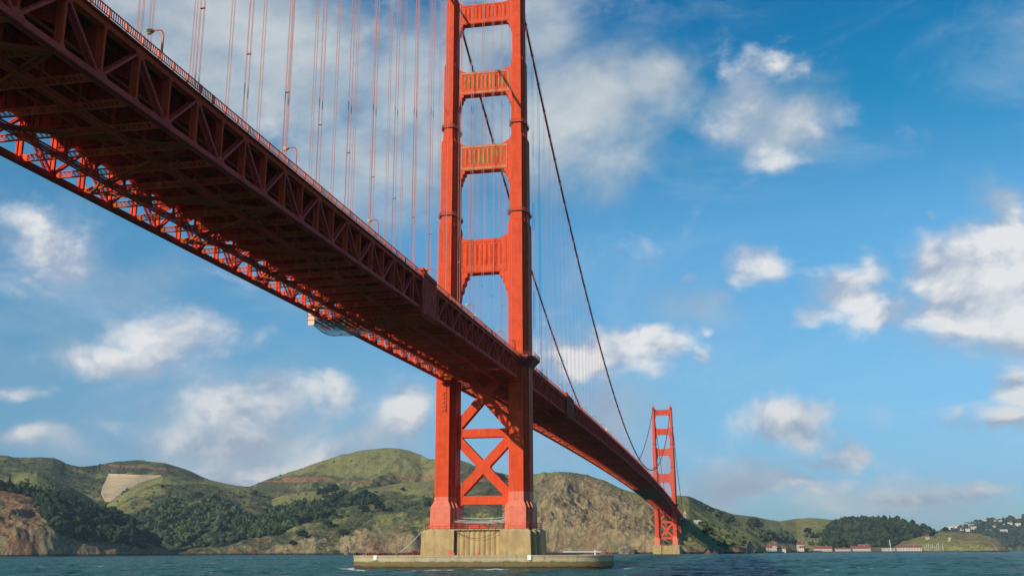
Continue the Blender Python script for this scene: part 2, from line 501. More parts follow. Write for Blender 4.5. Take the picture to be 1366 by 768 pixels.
def water_mat():
    m, N, b = material('bay_water')
    geo = N.new('ShaderNodeNewGeometry')
    pos = geo.outputs['Position']
    dist = N.vmath('DISTANCE', pos, (0, 0, 0))
    n = N.noise(pos, 0.010, 5, 0.6)
    c = N.mix(N.rng(n, 0.35, 0.68), (0.004, 0.058, 0.058), (0.012, 0.110, 0.095))
    st = N.noise(N.vmath('MULTIPLY', pos, (0.5, 1.0, 1.0)), 0.09, 6, 0.68)
    c = N.mix(N.rng(st, 0.42, 0.62, 0.0, 1.0), c, (0.034, 0.150, 0.122))
    # wash breaking round the pier's fender wall
    sx = N.new('ShaderNodeSeparateXYZ')
    N.l.new(pos, sx.inputs[0])
    ex = N.math('POWER', N.math('ABSOLUTE', N.math('DIVIDE', sx.outputs[0], 45.9)), 3.4)
    ey = N.math('POWER', N.math('ABSOLUTE', N.math('DIVIDE', sx.outputs[1], 23.5)), 3.4)
    nearw = N.rng(N.math('ADD', ex, ey), 2.2, 1.0)
    # foam of breaking chop
    fo = N.noise(N.vmath('MULTIPLY', pos, (0.6, 1.0, 1.0)), 0.16, 8, 0.74, 0.6)
    fb = N.noise(pos, 0.012, 3, 0.5)
    foam = N.math('ADD', fo, N.math('MULTIPLY', N.math('SUBTRACT', fb, 0.5), 0.35))
    fm = N.rng(N.math('ADD', foam, N.math('MULTIPLY', nearw, 0.30)), 0.655, 0.70)
    c = N.mix(fm, c, (0.66, 0.72, 0.70))
    N.l.new(c, b.inputs['Base Color'])
    N.put(b.inputs['Roughness'], N.math('ADD', N.math('MULTIPLY', fm, 0.4), 0.28))
    b.inputs['IOR'].default_value = 1.33
    b.inputs['Specular IOR Level'].default_value = 0.12
    w1 = N.noise(N.vmath('MULTIPLY', pos, (0.75, 1.0, 1.0)), 0.35, 6, 0.62, 0.3)
    w2 = N.noise(N.vmath('MULTIPLY', pos, (0.7, 1.0, 1.0)), 0.06, 4, 0.6, 0.3)
    hh = N.math('ADD', N.math('MULTIPLY', w1, 3.0), N.math('MULTIPLY', w2, 9.0))
    bp = N.new('ShaderNodeBump')
    bp.inputs['Strength'].default_value = 1.0
    bp.inputs['Distance'].default_value = 1.0
    N.l.new(hh, bp.inputs['Height'])
    N.l.new(bp.outputs[0], b.inputs['Normal'])
    return m


M['water'] = water_mat()


# ------------------------------------------------------------------ mesh helpers
class MB:
    """collects shapes and links them as ONE mesh object"""
    def __init__(self):
        self.v = []
        self.f = []
        self.mi = []
        self.cur = 0

    def add(self, vs, fs):
        o = len(self.v)
        self.v.extend([tuple(p) for p in vs])
        for f in fs:
            self.f.append(tuple(i + o for i in f))
            self.mi.append(self.cur)

    def box(self, x0, x1, y0, y1, z0, z1):
        self.add([(x0, y0, z0), (x1, y0, z0), (x1, y1, z0), (x0, y1, z0), (x0, y0, z1), (x1, y0, z1), (x1, y1, z1), (x0, y1, z1)],
                 [(0, 3, 2, 1), (4, 5, 6, 7), (0, 1, 5, 4), (1, 2, 6, 5), (2, 3, 7, 6), (3, 0, 4, 7)])

    def bar(self, p, q, w, h, up=(0, 0, 1)):
        """box from p to q, w across, h along up"""
        p = Vector(p)
        q = Vector(q)
        d = (q - p).normalized()
        u = Vector(up)
        s = d.cross(u)
        if s.length < 1e-4:
            s = d.cross(Vector((0, 1, 0)))
        s.normalize()
        u = s.cross(d).normalized()
        s *= w / 2
        u *= h / 2
        vs = []
        for c in (p, q):
            vs += [c - s - u, c + s - u, c + s + u, c - s + u]
        self.add(vs, [(0, 3, 2, 1), (4, 5, 6, 7), (0, 1, 5, 4), (1, 2, 6, 5), (2, 3, 7, 6), (3, 0, 4, 7)])

    def prism(self, poly, axis, a, b):
        """poly in the plane across the axis, extruded from a to b. axis 'y': poly is (x,z); 'z': (x,y); 'x': (y,z)"""
        n = len(poly)
        def pt(p, t):
            return {'y': (p[0], t, p[1]), 'z': (p[0], p[1], t), 'x': (t, p[0], p[1])}[axis]
        vs = [pt(p, a) for p in poly] + [pt(p, b) for p in poly]
        fs = [(i, (i + 1) % n, n + (i + 1) % n, n + i) for i in range(n)]
        fs += [tuple(range(n))[::-1], tuple(range(n, 2 * n))]
        self.add(vs, fs)

    def loft(self, rings, cap=True):
        n = len(rings[0])
        vs = [p for r in rings for p in r]
        fs = []
        for k in range(len(rings) - 1):
            for i in range(n):
                j = (i + 1) % n
                fs.append((k * n + i, k * n + j, (k + 1) * n + j, (k + 1) * n + i))
        if cap:
            fs.append(tuple(range(n))[::-1])
            fs.append(tuple(range((len(rings) - 1) * n, len(rings) * n)))
        self.add(vs, fs)

    def tube(self, pts, r, n=6):
        pts = [Vector(p) for p in pts]
        rings = []
        for i, p in enumerate(pts):
            d = (pts[min(i + 1, len(pts) - 1)] - pts[max(i - 1, 0)]).normalized()
            a = d.cross(Vector((1, 0, 0)))
            if a.length < 0.1:
                a = d.cross(Vector((0, 1, 0)))
            a.normalize()
            b = d.cross(a)
            rr = r[i] if isinstance(r, (list, tuple)) else r
            rings.append([p + (a * math.cos(t) + b * math.sin(t)) * rr for t in [2 * math.pi * k / n for k in range(n)]])
        self.loft(rings)

    def lace(self, p, q, s, w=0.07, pitch=0.9, cross=False):
        """zigzag lacing bars between the line p-q and its copy shifted by s"""
        p = Vector(p)
        q = Vector(q)
        s = Vector(s)
        L = (q - p).length
        n = max(2, int(round(L / pitch)))
        nrm = (q - p).cross(s).normalized()
        for i in range(n):
            a = p + (q - p) * (i / n)
            b = p + (q - p) * ((i + 1) / n)
            if i % 2 == 0 or cross:
                self.bar(a, b + s, 0.03, w, up=(b + s - a).cross(nrm))
            if i % 2 == 1 or cross:
                self.bar(a + s, b, 0.03, w, up=(b - s - a).cross(nrm))

    def mesh(self, name, mats, smooth=False):
        me = bpy.data.meshes.new(name)
        me.from_pydata(self.v, [], self.f)
        for m in (mats if isinstance(mats, (list, tuple)) else [mats]):
            me.materials.append(m)
        if isinstance(mats, (list, tuple)) and len(mats) > 1:
            me.polygons.foreach_set('material_index', self.mi)
        if smooth:
            me.polygons.foreach_set('use_smooth', [True] * len(me.polygons))
        me.update()
        return me

    def build(self, name, mats, parent=None, smooth=False):
        return link(name, self.mesh(name, mats, smooth), parent)


def link(name, me, parent=None, loc=None):
    o = bpy.data.objects.new(name, me)
    COL.objects.link(o)
    if parent is not None:
        o.parent = parent
    if loc is not None:
        o.location = loc
    return o


def tag(o, label=None, cat=None, group=None, kind=None):
    if label:
        o['label'] = label
    if cat:
        o['category'] = cat
    if group:
        o['group'] = group
    if kind:
        o['kind'] = kind
    return o


def thing(name, label, cat, loc=(0, 0, 0), rz=0.0, group=None):
    o = link(name, None, None, loc)
    o.rotation_euler.z = rz
    return tag(o, label, cat, group)


def copy_tree(o, parent=None):
    c = o.copy()
    COL.objects.link(c)
    c.parent = parent
    for ch in list(o.children):
        copy_tree(ch, c)
    return c


ORD = ['', 'first', 'second', 'third', 'fourth', 'fifth', 'sixth', 'seventh', 'eighth', 'ninth', 'tenth', 'eleventh',
       'twelfth', 'thirteenth', 'fourteenth', 'fifteenth', 'sixteenth', 'seventeenth', 'eighteenth', 'nineteenth', 'twentieth']


# ------------------------------------------------------------------ numpy noise
def _hash(ix, iy, seed):
    h = (ix.astype(np.int64) * 374761393 + iy.astype(np.int64) * 668265263 + seed * 1442695041) & 0xffffffff
    h = ((h ^ (h >> 13)) * 1274126177) & 0xffffffff
    h = h ^ (h >> 16)
    return (h & 0xffff) / 65535.0


def vnoise(x, y, seed=0):
    ix = np.floor(x)
    iy = np.floor(y)
    fx = x - ix
    fy = y - iy
    fx = fx * fx * fx * (fx * (fx * 6 - 15) + 10)
    fy = fy * fy * fy * (fy * (fy * 6 - 15) + 10)
    ix = ix.astype(np.int64)
    iy = iy.astype(np.int64)
    a = _hash(ix, iy, seed)
    b = _hash(ix + 1, iy, seed)
    c = _hash(ix, iy + 1, seed)
    d = _hash(ix + 1, iy + 1, seed)
    return (a * (1 - fx) + b * fx) * (1 - fy) + (c * (1 - fx) + d * fx) * fy - 0.5


def fbm(x, y, seed=0, oct=5, ridge=False):
    s = 0
    a = 1.0
    for k in range(oct):
        n = vnoise(x + 17.3 * k, y - 9.1 * k, seed + k)
        s = s + a * ((0.25 - np.abs(n)) * 2 if ridge else n * 2)
        x = x * 2.03
        y = y * 2.03
        a *= 0.5
    return s


def grid_mesh(name, X, Y, Z, mat, cover=None, smooth=True):
    r, c = X.shape
    me = bpy.data.meshes.new(name)
    me.vertices.add(r * c)
    me.vertices.foreach_set('co', np.stack([X, Y, Z], -1).astype(np.float32).ravel())
    i = np.arange(r * c).reshape(r, c)
    q = np.stack([i[:-1, :-1], i[:-1, 1:], i[1:, 1:], i[1:, :-1]], -1).reshape(-1, 4)
    me.loops.add(q.size)
    me.loops.foreach_set('vertex_index', q.ravel().astype(np.int32))
    me.polygons.add(len(q))
    me.polygons.foreach_set('loop_start', np.arange(0, q.size, 4, dtype=np.int32))
    me.polygons.foreach_set('use_smooth', np.full(len(q), smooth))
    me.materials.append(mat)
    me.update(calc_edges=True)
    if cover is not None:
        at = me.color_attributes.new('cover', 'FLOAT_COLOR', 'POINT')
        cc = np.concatenate([cover, np.ones((r, c, 1))], -1).astype(np.float32)
        at.data.foreach_set('color', cc.ravel())
    return me


# ------------------------------------------------------------------ water
def build_water():
    a0 = math.atan2(ray(-20, 733).x, ray(-20, 733).y)
    a1 = math.atan2(ray(1386, 733).x, ray(1386, 733).y)
    fine = np.linspace(a0, a1, 900)
    rest = np.linspace(a1, a0 + 2 * math.pi, 90)[1:]
    az = np.concatenate([fine, rest])
    d = np.concatenate([[3, 60, 130], np.geomspace(190, 2600, 520), np.geomspace(2700, 30000, 30)])
    A, D = np.meshgrid(az, d)
    X = CAM[0] + np.sin(A) * D
    Y = CAM[1] + np.cos(A) * D
    amp = 1.7 * np.clip((D - 150) / 60, 0, 1) * np.clip((2500 - D) / 1500, 0.0, 1)
    edge = np.minimum(np.clip((A - a0) / 0.02, 0, 1), np.clip((a1 - A) / 0.02, 0, 1))
    Z = (fbm(X / 9.0, Y / 5.5, 3, 4) * 0.28 + fbm(X / 40.0, Y / 26.0, 9, 2) * 0.22) * amp * edge
    o = link('bay_water', grid_mesh('bay_water', X, Y, Z, M['water']))
    tag(o, kind='structure')


build_water()

# ------------------------------------------------------------------ headlands
TREES_BVH = []


def terrain(name, cols, start_z=-3.0, pw=1.2, cl=0.25, tc=0.12, gully=0.12, gscale=130.0, detail=2.5, cover=None,
            seed=1, step=1.3, rows=150, mat=None, back=1.5, ridgen=0.0):
    cols = np.array(cols, float)
    u = np.arange(cols[0, 0], cols[-1, 0] + step, step)
    v = np.interp(u, cols[:, 0], cols[:, 1]) + fbm(u / 22.0, u * 0 + seed, seed + 50, 4) * 0.7
    dr = np.interp(u, cols[:, 0], cols[:, 2])
    ds = np.interp(u, cols[:, 0], cols[:, 3])
    dirs = np.array([tuple(ray(a, b)) for a, b in zip(u, v)])
    hor = np.hypot(dirs[:, 0], dirs[:, 1])
    H = CAM[2] + dr * dirs[:, 2] / hor
    base = np.array([tuple(ray(a, 700.0)) for a in u])
    bh = np.hypot(base[:, 0], base[:, 1])
    sx, sy = base[:, 0] / bh, base[:, 1] / bh
    t = np.concatenate([np.linspace(0, 1, rows) ** 1.25, np.linspace(1, back, 26)[1:]])
    T, UU = np.meshgrid(t, u, indexing='ij')
    D = ds + (dr - ds) * T
    X = CAM[0] + sx * D
    Y = CAM[1] + sy * D
    Tt = np.clip(T, 0, 1)
    # the foot of a cliff wanders in and out
    wob = fbm(X / 70.0, Y / 70.0, seed + 5, 3) * 0.03
    Tw = np.clip(Tt + wob * (1 - Tt), 0, 1)
    s = np.clip(Tw / tc, 0, 1)
    g = cl * s * s * (3 - 2 * s) + (1 - cl) * Tw ** pw
    Z = start_z + (H - start_z) * g
    env = np.sin(np.pi * np.clip(Tt, 0, 1) ** 0.7) ** 0.8
    Z = Z + env * H * gully * (fbm(X / gscale, Y / gscale, seed, 5, ridge=True) * 0.8 - 0.25)
    denv = np.clip(Tt / 0.04, 0, 1) * np.clip(1.15 - Tt, 0.15, 1)
    Z = Z + detail * denv * (fbm(X / 24.0, Y / 24.0, seed + 9, 5) + 0.6 * fbm(X / 9.0, Y / 9.0, seed + 19, 3, ridge=True))
    over = np.clip(T - 1, 0, 9)
    Z = np.where(T > 1, Z - over * (dr - ds) * 0.30 - over ** 2 * 60, Z)
    el = (Z - CAM[2]) / D
    V = 735.0 - el * 1370.0 * 1.03
    cov = np.zeros(X.shape + (3,))
    cov[..., 0] = 0.1
    cov[..., 1] = 0.5
    if cover:
        cover(cov, UU, V, T, Z, X, Y)
    me = grid_mesh(name, X, Y, Z, mat or M['terrain'], cov)
    o = link(name, me)
    tag(o, kind='structure')
    vs = np.stack([X, Y, Z], -1).reshape(-1, 3).tolist()
    r, c = X.shape
    i = np.arange(r * c).reshape(r, c)
    q = np.stack([i[:-1, :-1], i[:-1, 1:], i[1:, 1:], i[1:, :-1]], -1).reshape(-1, 4).tolist()
    b = BVHTree.FromPolygons(vs, q)
    TREES_BVH.append(b)
    return b


def band(V, v0, w):
    return np.clip(1.3 - np.abs(V - v0) / w, 0, 1)


def inu(U, a, b, s=6):
    return np.clip((U - a) / s, 0, 1) * np.clip((b - U) / s, 0, 1)


def cov_back(cov, U, V, T, Z, X, Y):
    line = np.interp(U, [0, 80, 120, 145, 215, 260], [606, 620, 626, 629.5, 632.5, 636])
    cov[..., 2] = band(V, line, 1.7) * inu(U, 60, 235)
    cov[..., 1] = 0.40


BACK = terrain('hill', [(-160, 596, 3000, 2050), (0, 608, 3000, 2050), (17, 611, 3000, 2050), (45, 608.5, 3000, 2050), (62, 610, 3000, 2050), (80, 617, 3000, 2050),
                        (105, 622.5, 3000, 2050), (122, 620, 3050, 2050), (150, 614.5, 3050, 2050), (185, 613.5, 3050, 2050), (215, 616.5, 3000, 2050),
                        (250, 629, 3000, 2050), (275, 640, 3000, 2050), (303, 646, 3000, 2050), (350, 652, 3000, 2050)],
               seed=11, gully=0.13, gscale=240, detail=4.0, cl=0.1, cover=cov_back)


def cov_hawk(cov, U, V, T, Z, X, Y):
    cov[..., 1] = np.clip(0.42 + (650 - V) / 90, 0.3, 0.85)
    cov[..., 2] = np.maximum.reduce([band(V, 643, 4.0) * inu(U, 368, 402, 8), band(V, 643, 4.5) * inu(U, 396, 440, 8) * 0.9,
                                     band(V, 646, 1.2) * inu(U, 310, 700), band(V, 645, 2.2) * inu(U, 450, 500),
                                     band(V, 640, 3.0) * inu(U, 512, 582), band(V, 643, 3.5) * inu(U, 585, 700) * 0.8])


terrain('hill', [(285, 649, 2900, 2000), (330, 648, 2900, 2000), (345, 643, 2900, 2000), (380, 630, 2900, 2000), (420, 617, 2900, 2000), (450, 607, 2900, 2000),
                 (480, 600.5, 2900, 2000), (510, 597, 2900, 2000), (530, 597, 2900, 2000), (545, 601, 2900, 2000), (560, 607, 2880, 2000), (572, 613, 2800, 2000),
                 (590, 611.5, 2750, 2000), (610, 612.5, 2700, 2000), (625, 617, 2700, 2000), (640, 624, 2700, 2000), (680, 634, 2700, 2000), (730, 645, 2700, 2000)],
        seed=23, gully=0.26, gscale=210, detail=4.5, cl=0.15, pw=1.35, cover=cov_hawk)


def cov_spur(cov, U, V, T, Z, X, Y):
    cov[..., 1] = np.clip(0.15 + T * 0.45, 0, 0.62)


terrain('hill', [(128, 690, 2450, 1980), (143, 669, 2450, 1980), (160, 655, 2450, 1980), (190, 640.5, 2450, 1980), (212, 633.5, 2450, 1980), (240, 636, 2450, 1980),
                 (280, 641.5, 2450, 1980), (330, 651, 2450, 1980), (380, 668, 2450, 1980)],
        seed=31, gully=0.13, gscale=150, detail=3.8, cl=0.1, pw=0.9, cover=cov_spur)


def cov_mound(cov, U, V, T, Z, X, Y):
    cov[..., 0] = np.clip(0.2 + 0.35 * band(V, 633, 7) * inu(U, 12, 48), 0, 1)
    cov[..., 1] = np.clip(0.4 + 0.6 * inu(U, -30, 70), 0, 1)


terrain('hill', [(-160, 632, 2250, 1850), (-20, 637, 2250, 1850), (10, 636, 2250, 1850), (30, 630, 2250, 1850), (42, 629, 2250, 1850), (60, 636, 2250, 1850), (90, 650, 2250, 1850),
                 (120, 666, 2250, 1850), (150, 688, 2250, 1850), (200, 722, 2250, 1850)],
        seed=37, gully=0.12, gscale=120, detail=3.2, cl=0.1, cover=cov_mound)


def cov_knoll(cov, U, V, T, Z, X, Y):
    cov[..., 1] = 0.45 + 0.45 * inu(U, 300, 480, 40)


terrain('hill', [(265, 708, 2400, 1980), (300, 692, 2400, 1980), (325, 680, 2400, 1980), (350, 668, 2400, 1980), (385, 658, 2400, 1980), (420, 653.5, 2400, 1980), (450, 655, 2400, 1980),
                 (490, 664, 2400, 1980)],
        seed=41, gully=0.06, gscale=130, detail=1.6, cl=0.1, cover=cov_knoll)


def cov_valley(cov, U, V, T, Z, X, Y):
    cov[..., 1] = np.clip(0.9 - T * 2, 0.2, 0.9)
    cov[..., 2] = band(V, 734.5, 1.2) * 0.5


terrain('hill', [(120, 690, 2150, 1860), (200, 684, 2150, 1860), (250, 686, 2150, 1860), (300, 690, 2150, 1860), (345, 694, 2150, 1860), (400, 700, 2150, 1860)],
        seed=43, gully=0.05, cl=0.04, tc=0.05, pw=1.9, cover=cov_valley)


def cov_coast(cov, U, V, T, Z, X, Y):
    lim = np.interp(U, [215, 300, 380, 420, 450, 500, 540, 590, 700], [727, 716, 706, 704, 702, 698, 699, 712, 712])
    cov[..., 0] = np.clip(0.10 + 0.36 * np.clip((V - lim) / 5, 0, 1), 0, 1)
    cov[..., 0] = np.maximum(cov[..., 0], 0.50 * np.exp(-(((U - 462) / 26) ** 2 + ((V - 690) / 16) ** 2)))
    cov[..., 2] = 0.40 * np.clip((V - lim - 2) / 5, 0, 1) * inu(U, 230, 400, 30) + 0.38 * np.clip((V - lim - 1) / 5, 0, 1) * inu(U, 420, 590, 20)
    cov[..., 1] = np.clip(0.38 + 0.5 * np.exp(-(((U - 540) / 60) ** 2 + ((V - 652) / 7) ** 2)), 0, 1)
    cov[..., 2] = np.maximum(cov[..., 2], band(V, 657.5 + (U - 560) * -0.01, 0.7) * inu(U, 500, 690) * 0.7)


terrain('headland', [(205, 738.5, 1900, 1790), (250, 728, 1950, 1790), (290, 716, 2000, 1790), (330, 705, 2050, 1790), (370, 692, 2080, 1790), (400, 682, 2100, 1780), (430, 670, 2150, 1770),
                     (455, 661, 2200, 1760), (480, 653, 2250, 1750), (500, 650, 2250, 1745), (530, 645, 2250, 1745), (560, 643, 2250, 1750), (600, 642, 2250, 1755),
                     (700, 641, 2250, 1760), (740, 650, 2250, 1770)],
        seed=47, gully=0.15, gscale=110, detail=2.8, cl=0.27, tc=0.10, pw=1.0, cover=cov_coast, rows=190)


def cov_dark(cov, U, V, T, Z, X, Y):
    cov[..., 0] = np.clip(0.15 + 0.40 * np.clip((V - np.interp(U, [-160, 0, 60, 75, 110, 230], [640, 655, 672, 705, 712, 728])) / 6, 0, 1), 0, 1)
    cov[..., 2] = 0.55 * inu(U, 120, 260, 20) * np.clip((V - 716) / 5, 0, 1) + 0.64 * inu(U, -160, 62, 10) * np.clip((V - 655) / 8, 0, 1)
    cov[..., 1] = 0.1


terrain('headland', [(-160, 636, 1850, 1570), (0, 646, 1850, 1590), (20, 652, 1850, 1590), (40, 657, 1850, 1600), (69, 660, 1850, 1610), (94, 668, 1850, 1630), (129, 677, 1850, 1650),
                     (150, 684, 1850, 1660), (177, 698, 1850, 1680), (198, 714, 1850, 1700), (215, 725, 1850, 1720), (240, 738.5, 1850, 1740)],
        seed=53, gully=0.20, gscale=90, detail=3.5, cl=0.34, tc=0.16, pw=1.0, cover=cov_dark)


def cov_cliff(cov, U, V, T, Z, X, Y):
    cov[..., 0] = 0.72 - 0.50 * np.clip((T - 0.90) / 0.08, 0, 1) - 0.12 * inu(U, 815, 880, 20)
    cov[..., 1] = 0.7


terrain('headland', [(670, 660, 1990, 1790), (700, 641, 1990, 1780), (712, 633, 1980, 1770), (725, 630, 1970, 1760), (760, 629, 1960, 1745), (785, 632, 1960, 1735), (800, 638, 1950, 1725),
                     (815, 645, 1940, 1715), (840, 653, 1930, 1700), (860, 661, 1900, 1690), (878, 670, 1880, 1685), (890, 684, 1860, 1690), (905, 712, 1840, 1700), (915, 738, 1830, 1720)],
        seed=61, gully=0.27, gscale=75, detail=5.5, cl=0.22, tc=0.10, pw=0.85, cover=cov_cliff, rows=220, step=0.9)


def cov_north(cov, U, V, T, Z, X, Y):
    cov[..., 1] = 0.85
    cov[..., 0] = np.clip(0.12 + 0.5 * np.clip((V - 728) / 4, 0, 1) * inu(U, 850, 1010), 0, 1)
    cov[..., 0] += 0.3 * inu(U, 860, 905) * np.clip(T * 2, 0, 1)
    cov[..., 2] = band(V, 686 + (U - 925) * 0.02, 0.8) * inu(U, 925, 1010) * 0.8


terrain('headland', [(855, 672, 2150, 1740), (880, 665, 2180, 1735), (905, 660, 2200, 1730), (920, 661, 2220, 1730), (935, 667, 2300, 1735), (955, 677, 2400, 1745), (975, 684, 2500, 1765),
                     (1000, 688, 2650, 1860), (1020, 691.5, 2800, 2130), (1040, 694.5, 2900, 2300), (1062, 691.5, 3000, 2500), (1090, 690.5, 3000, 2500), (1112, 693, 3000, 2550), (1140, 706, 3000, 2600)],
        seed=67, gully=0.16, gscale=130, detail=2.5, cl=0.10, tc=0.08, pw=1.25, cover=cov_north, rows=180)


def cov_flat(cov, U, V, T, Z, X, Y):
    cov[..., 1] = 0.5
    cov[..., 2] = np.clip(0.7 - T * 4, 0, 1)


terrain('shore_flat', [(1004, 735.0, 2500, 1980), (1020, 734.6, 2500, 2060), (1046, 734.4, 2650, 2200), (1062, 734.3, 2700, 2380), (1100, 734.0, 2750, 2400), (1250, 734.0, 2750, 2450), (1270, 735.6, 2750, 2560)],
        seed=71, gully=0.0, cl=0.85, tc=0.04, detail=0.3, pw=1.0, cover=cov_flat, rows=60)

terrain('hill', [(1085, 716, 2920, 2620), (1105, 708, 2920, 2600), (1115, 701, 2920, 2600), (1130, 696, 2920, 2600), (1155, 694, 2920, 2600), (1200, 700, 2920, 2600), (1240, 709, 2900, 2600),
                 (1262, 716, 2880, 2600), (1280, 724, 2850, 2600)],
        seed=73, gully=0.06, cl=0.05, pw=0.8)


def cov_point(cov, U, V, T, Z, X, Y):
    cov[..., 1] = 0.75
    cov[..., 0] = np.clip(0.1 + 0.6 * inu(U, 1315, 1400, 10), 0, 1)
    cov[..., 2] = 0.5 * inu(U, 1275, 1320, 8) * band(V, 722, 5)


terrain('headland', [(1178, 732, 2720, 2560), (1195, 722.5, 2720, 2560), (1210, 716.5, 2720, 2560), (1235, 709.5, 2720, 2560), (1260, 708.5, 2720, 2560), (1300, 711, 2720, 2560),
                     (1320, 715, 2700, 2560), (1332, 722, 2690, 2560), (1339, 729, 2680, 2570), (1345, 737, 2670, 2580)],
        seed=79, gully=0.10, gscale=60, detail=2.0, cl=0.15, pw=0.7, cover=cov_point)


def cov_far(cov, U, V, T, Z, X, Y):
    cov[..., 1] = 0.05


terrain('hill', [(1225, 716, 5600, 4700), (1250, 708, 5600, 4700), (1275, 704, 5600, 4700), (1290, 698, 5600, 4700), (1310, 695, 5600, 4700), (1335, 692, 5600, 4700), (1366, 690.5, 5600, 4700),
                 (1430, 684, 5600, 4700), (1520, 692, 5600, 4700)],
        seed=83, gully=0.08, gscale=300, detail=6.0, cl=0.08, pw=0.9, cover=cov_far)


def cast(u, v, bvhs=None):
    d = ray(u, v).normalized()
    best = None
    for b in (bvhs or TREES_BVH):
        h = b.ray_cast(Vector(CAM), d, 12000)
        if h[0] is not None and (best is None or h[3] < best[3]):
            best = h
    return best[0] if best else None


# ------------------------------------------------------------------ haze
hz = MB()
hz.box(-3500, 4500, -420, 6500, -5.5, 420)
m, N, b = material('haze_air')
m.node_tree.nodes.remove(b)
pv = m.node_tree.nodes.new('ShaderNodeVolumePrincipled')
pv.inputs['Color'].default_value = (0.70, 0.84, 1.0, 1)
pv.inputs['Density'].default_value = 4.2e-5
pv.inputs['Anisotropy'].default_value = 0.0
m.node_tree.links.new(pv.outputs[0], m.node_tree.nodes['Material Output'].inputs['Volume'])
HAZE = True
if HAZE:
    tag(hz.build('haze', m), kind='stuff')


# ------------------------------------------------------------------ bridge: profile
def zlow(y):
    """height of the lower chord along the bridge"""
    if y < 0:
        return 67.14 + 0.02365 * y
    if y > 1280:
        return 67.14 - 0.02365 * (y - 1280)
    return 67.14 + 4 * 6.24 * (y / 1280) * (1 - y / 1280)


def zcable(y):
    zm = 84.6
    if 0 <= y <= 1280:
        return zm + (227.0 - zm) * ((y - 640) / 640) ** 2
    s = -y if y < 0 else y - 1280
    return 227.0 - 0.555 * s + 0.00034 * s * s


DEPTH = 7.0      # lower chord to upper chord
TOP = 9.15       # lower chord to top of the railing


# ------------------------------------------------------------------ towers
def plus(a, cx, z, cy=0.0):
    x1, y1, x2, y2, x3, y3 = a
    q = [(x1, y1), (x1, y2), (x2, y2), (x2, y3), (x3, y3)]
    pts = []
    pts += [(x, y) for x, y in q]
    pts += [(x, -y) for x, y in q[::-1]]
    pts += [(-x, -y) for x, y in q]
    pts += [(-x, y) for x, y in q[::-1]]
    return [(cx + x, cy + y, z) for x, y in pts[::-1]]


A_BASE = (3.25, 8.4, 4.15, 6.7, 5.0, 4.8)
A_LOW = (2.2, 7.2, 3.0, 5.5, 3.85, 3.7)
A_2 = (1.98, 6.2, 2.7, 4.8, 3.4, 3.2)
A_3 = (1.62, 5.2, 2.2, 4.1, 2.75, 2.7)
A_4 = (1.40, 4.4, 1.85, 3.5, 2.3, 2.4)
LEG_SEAT = 13.55


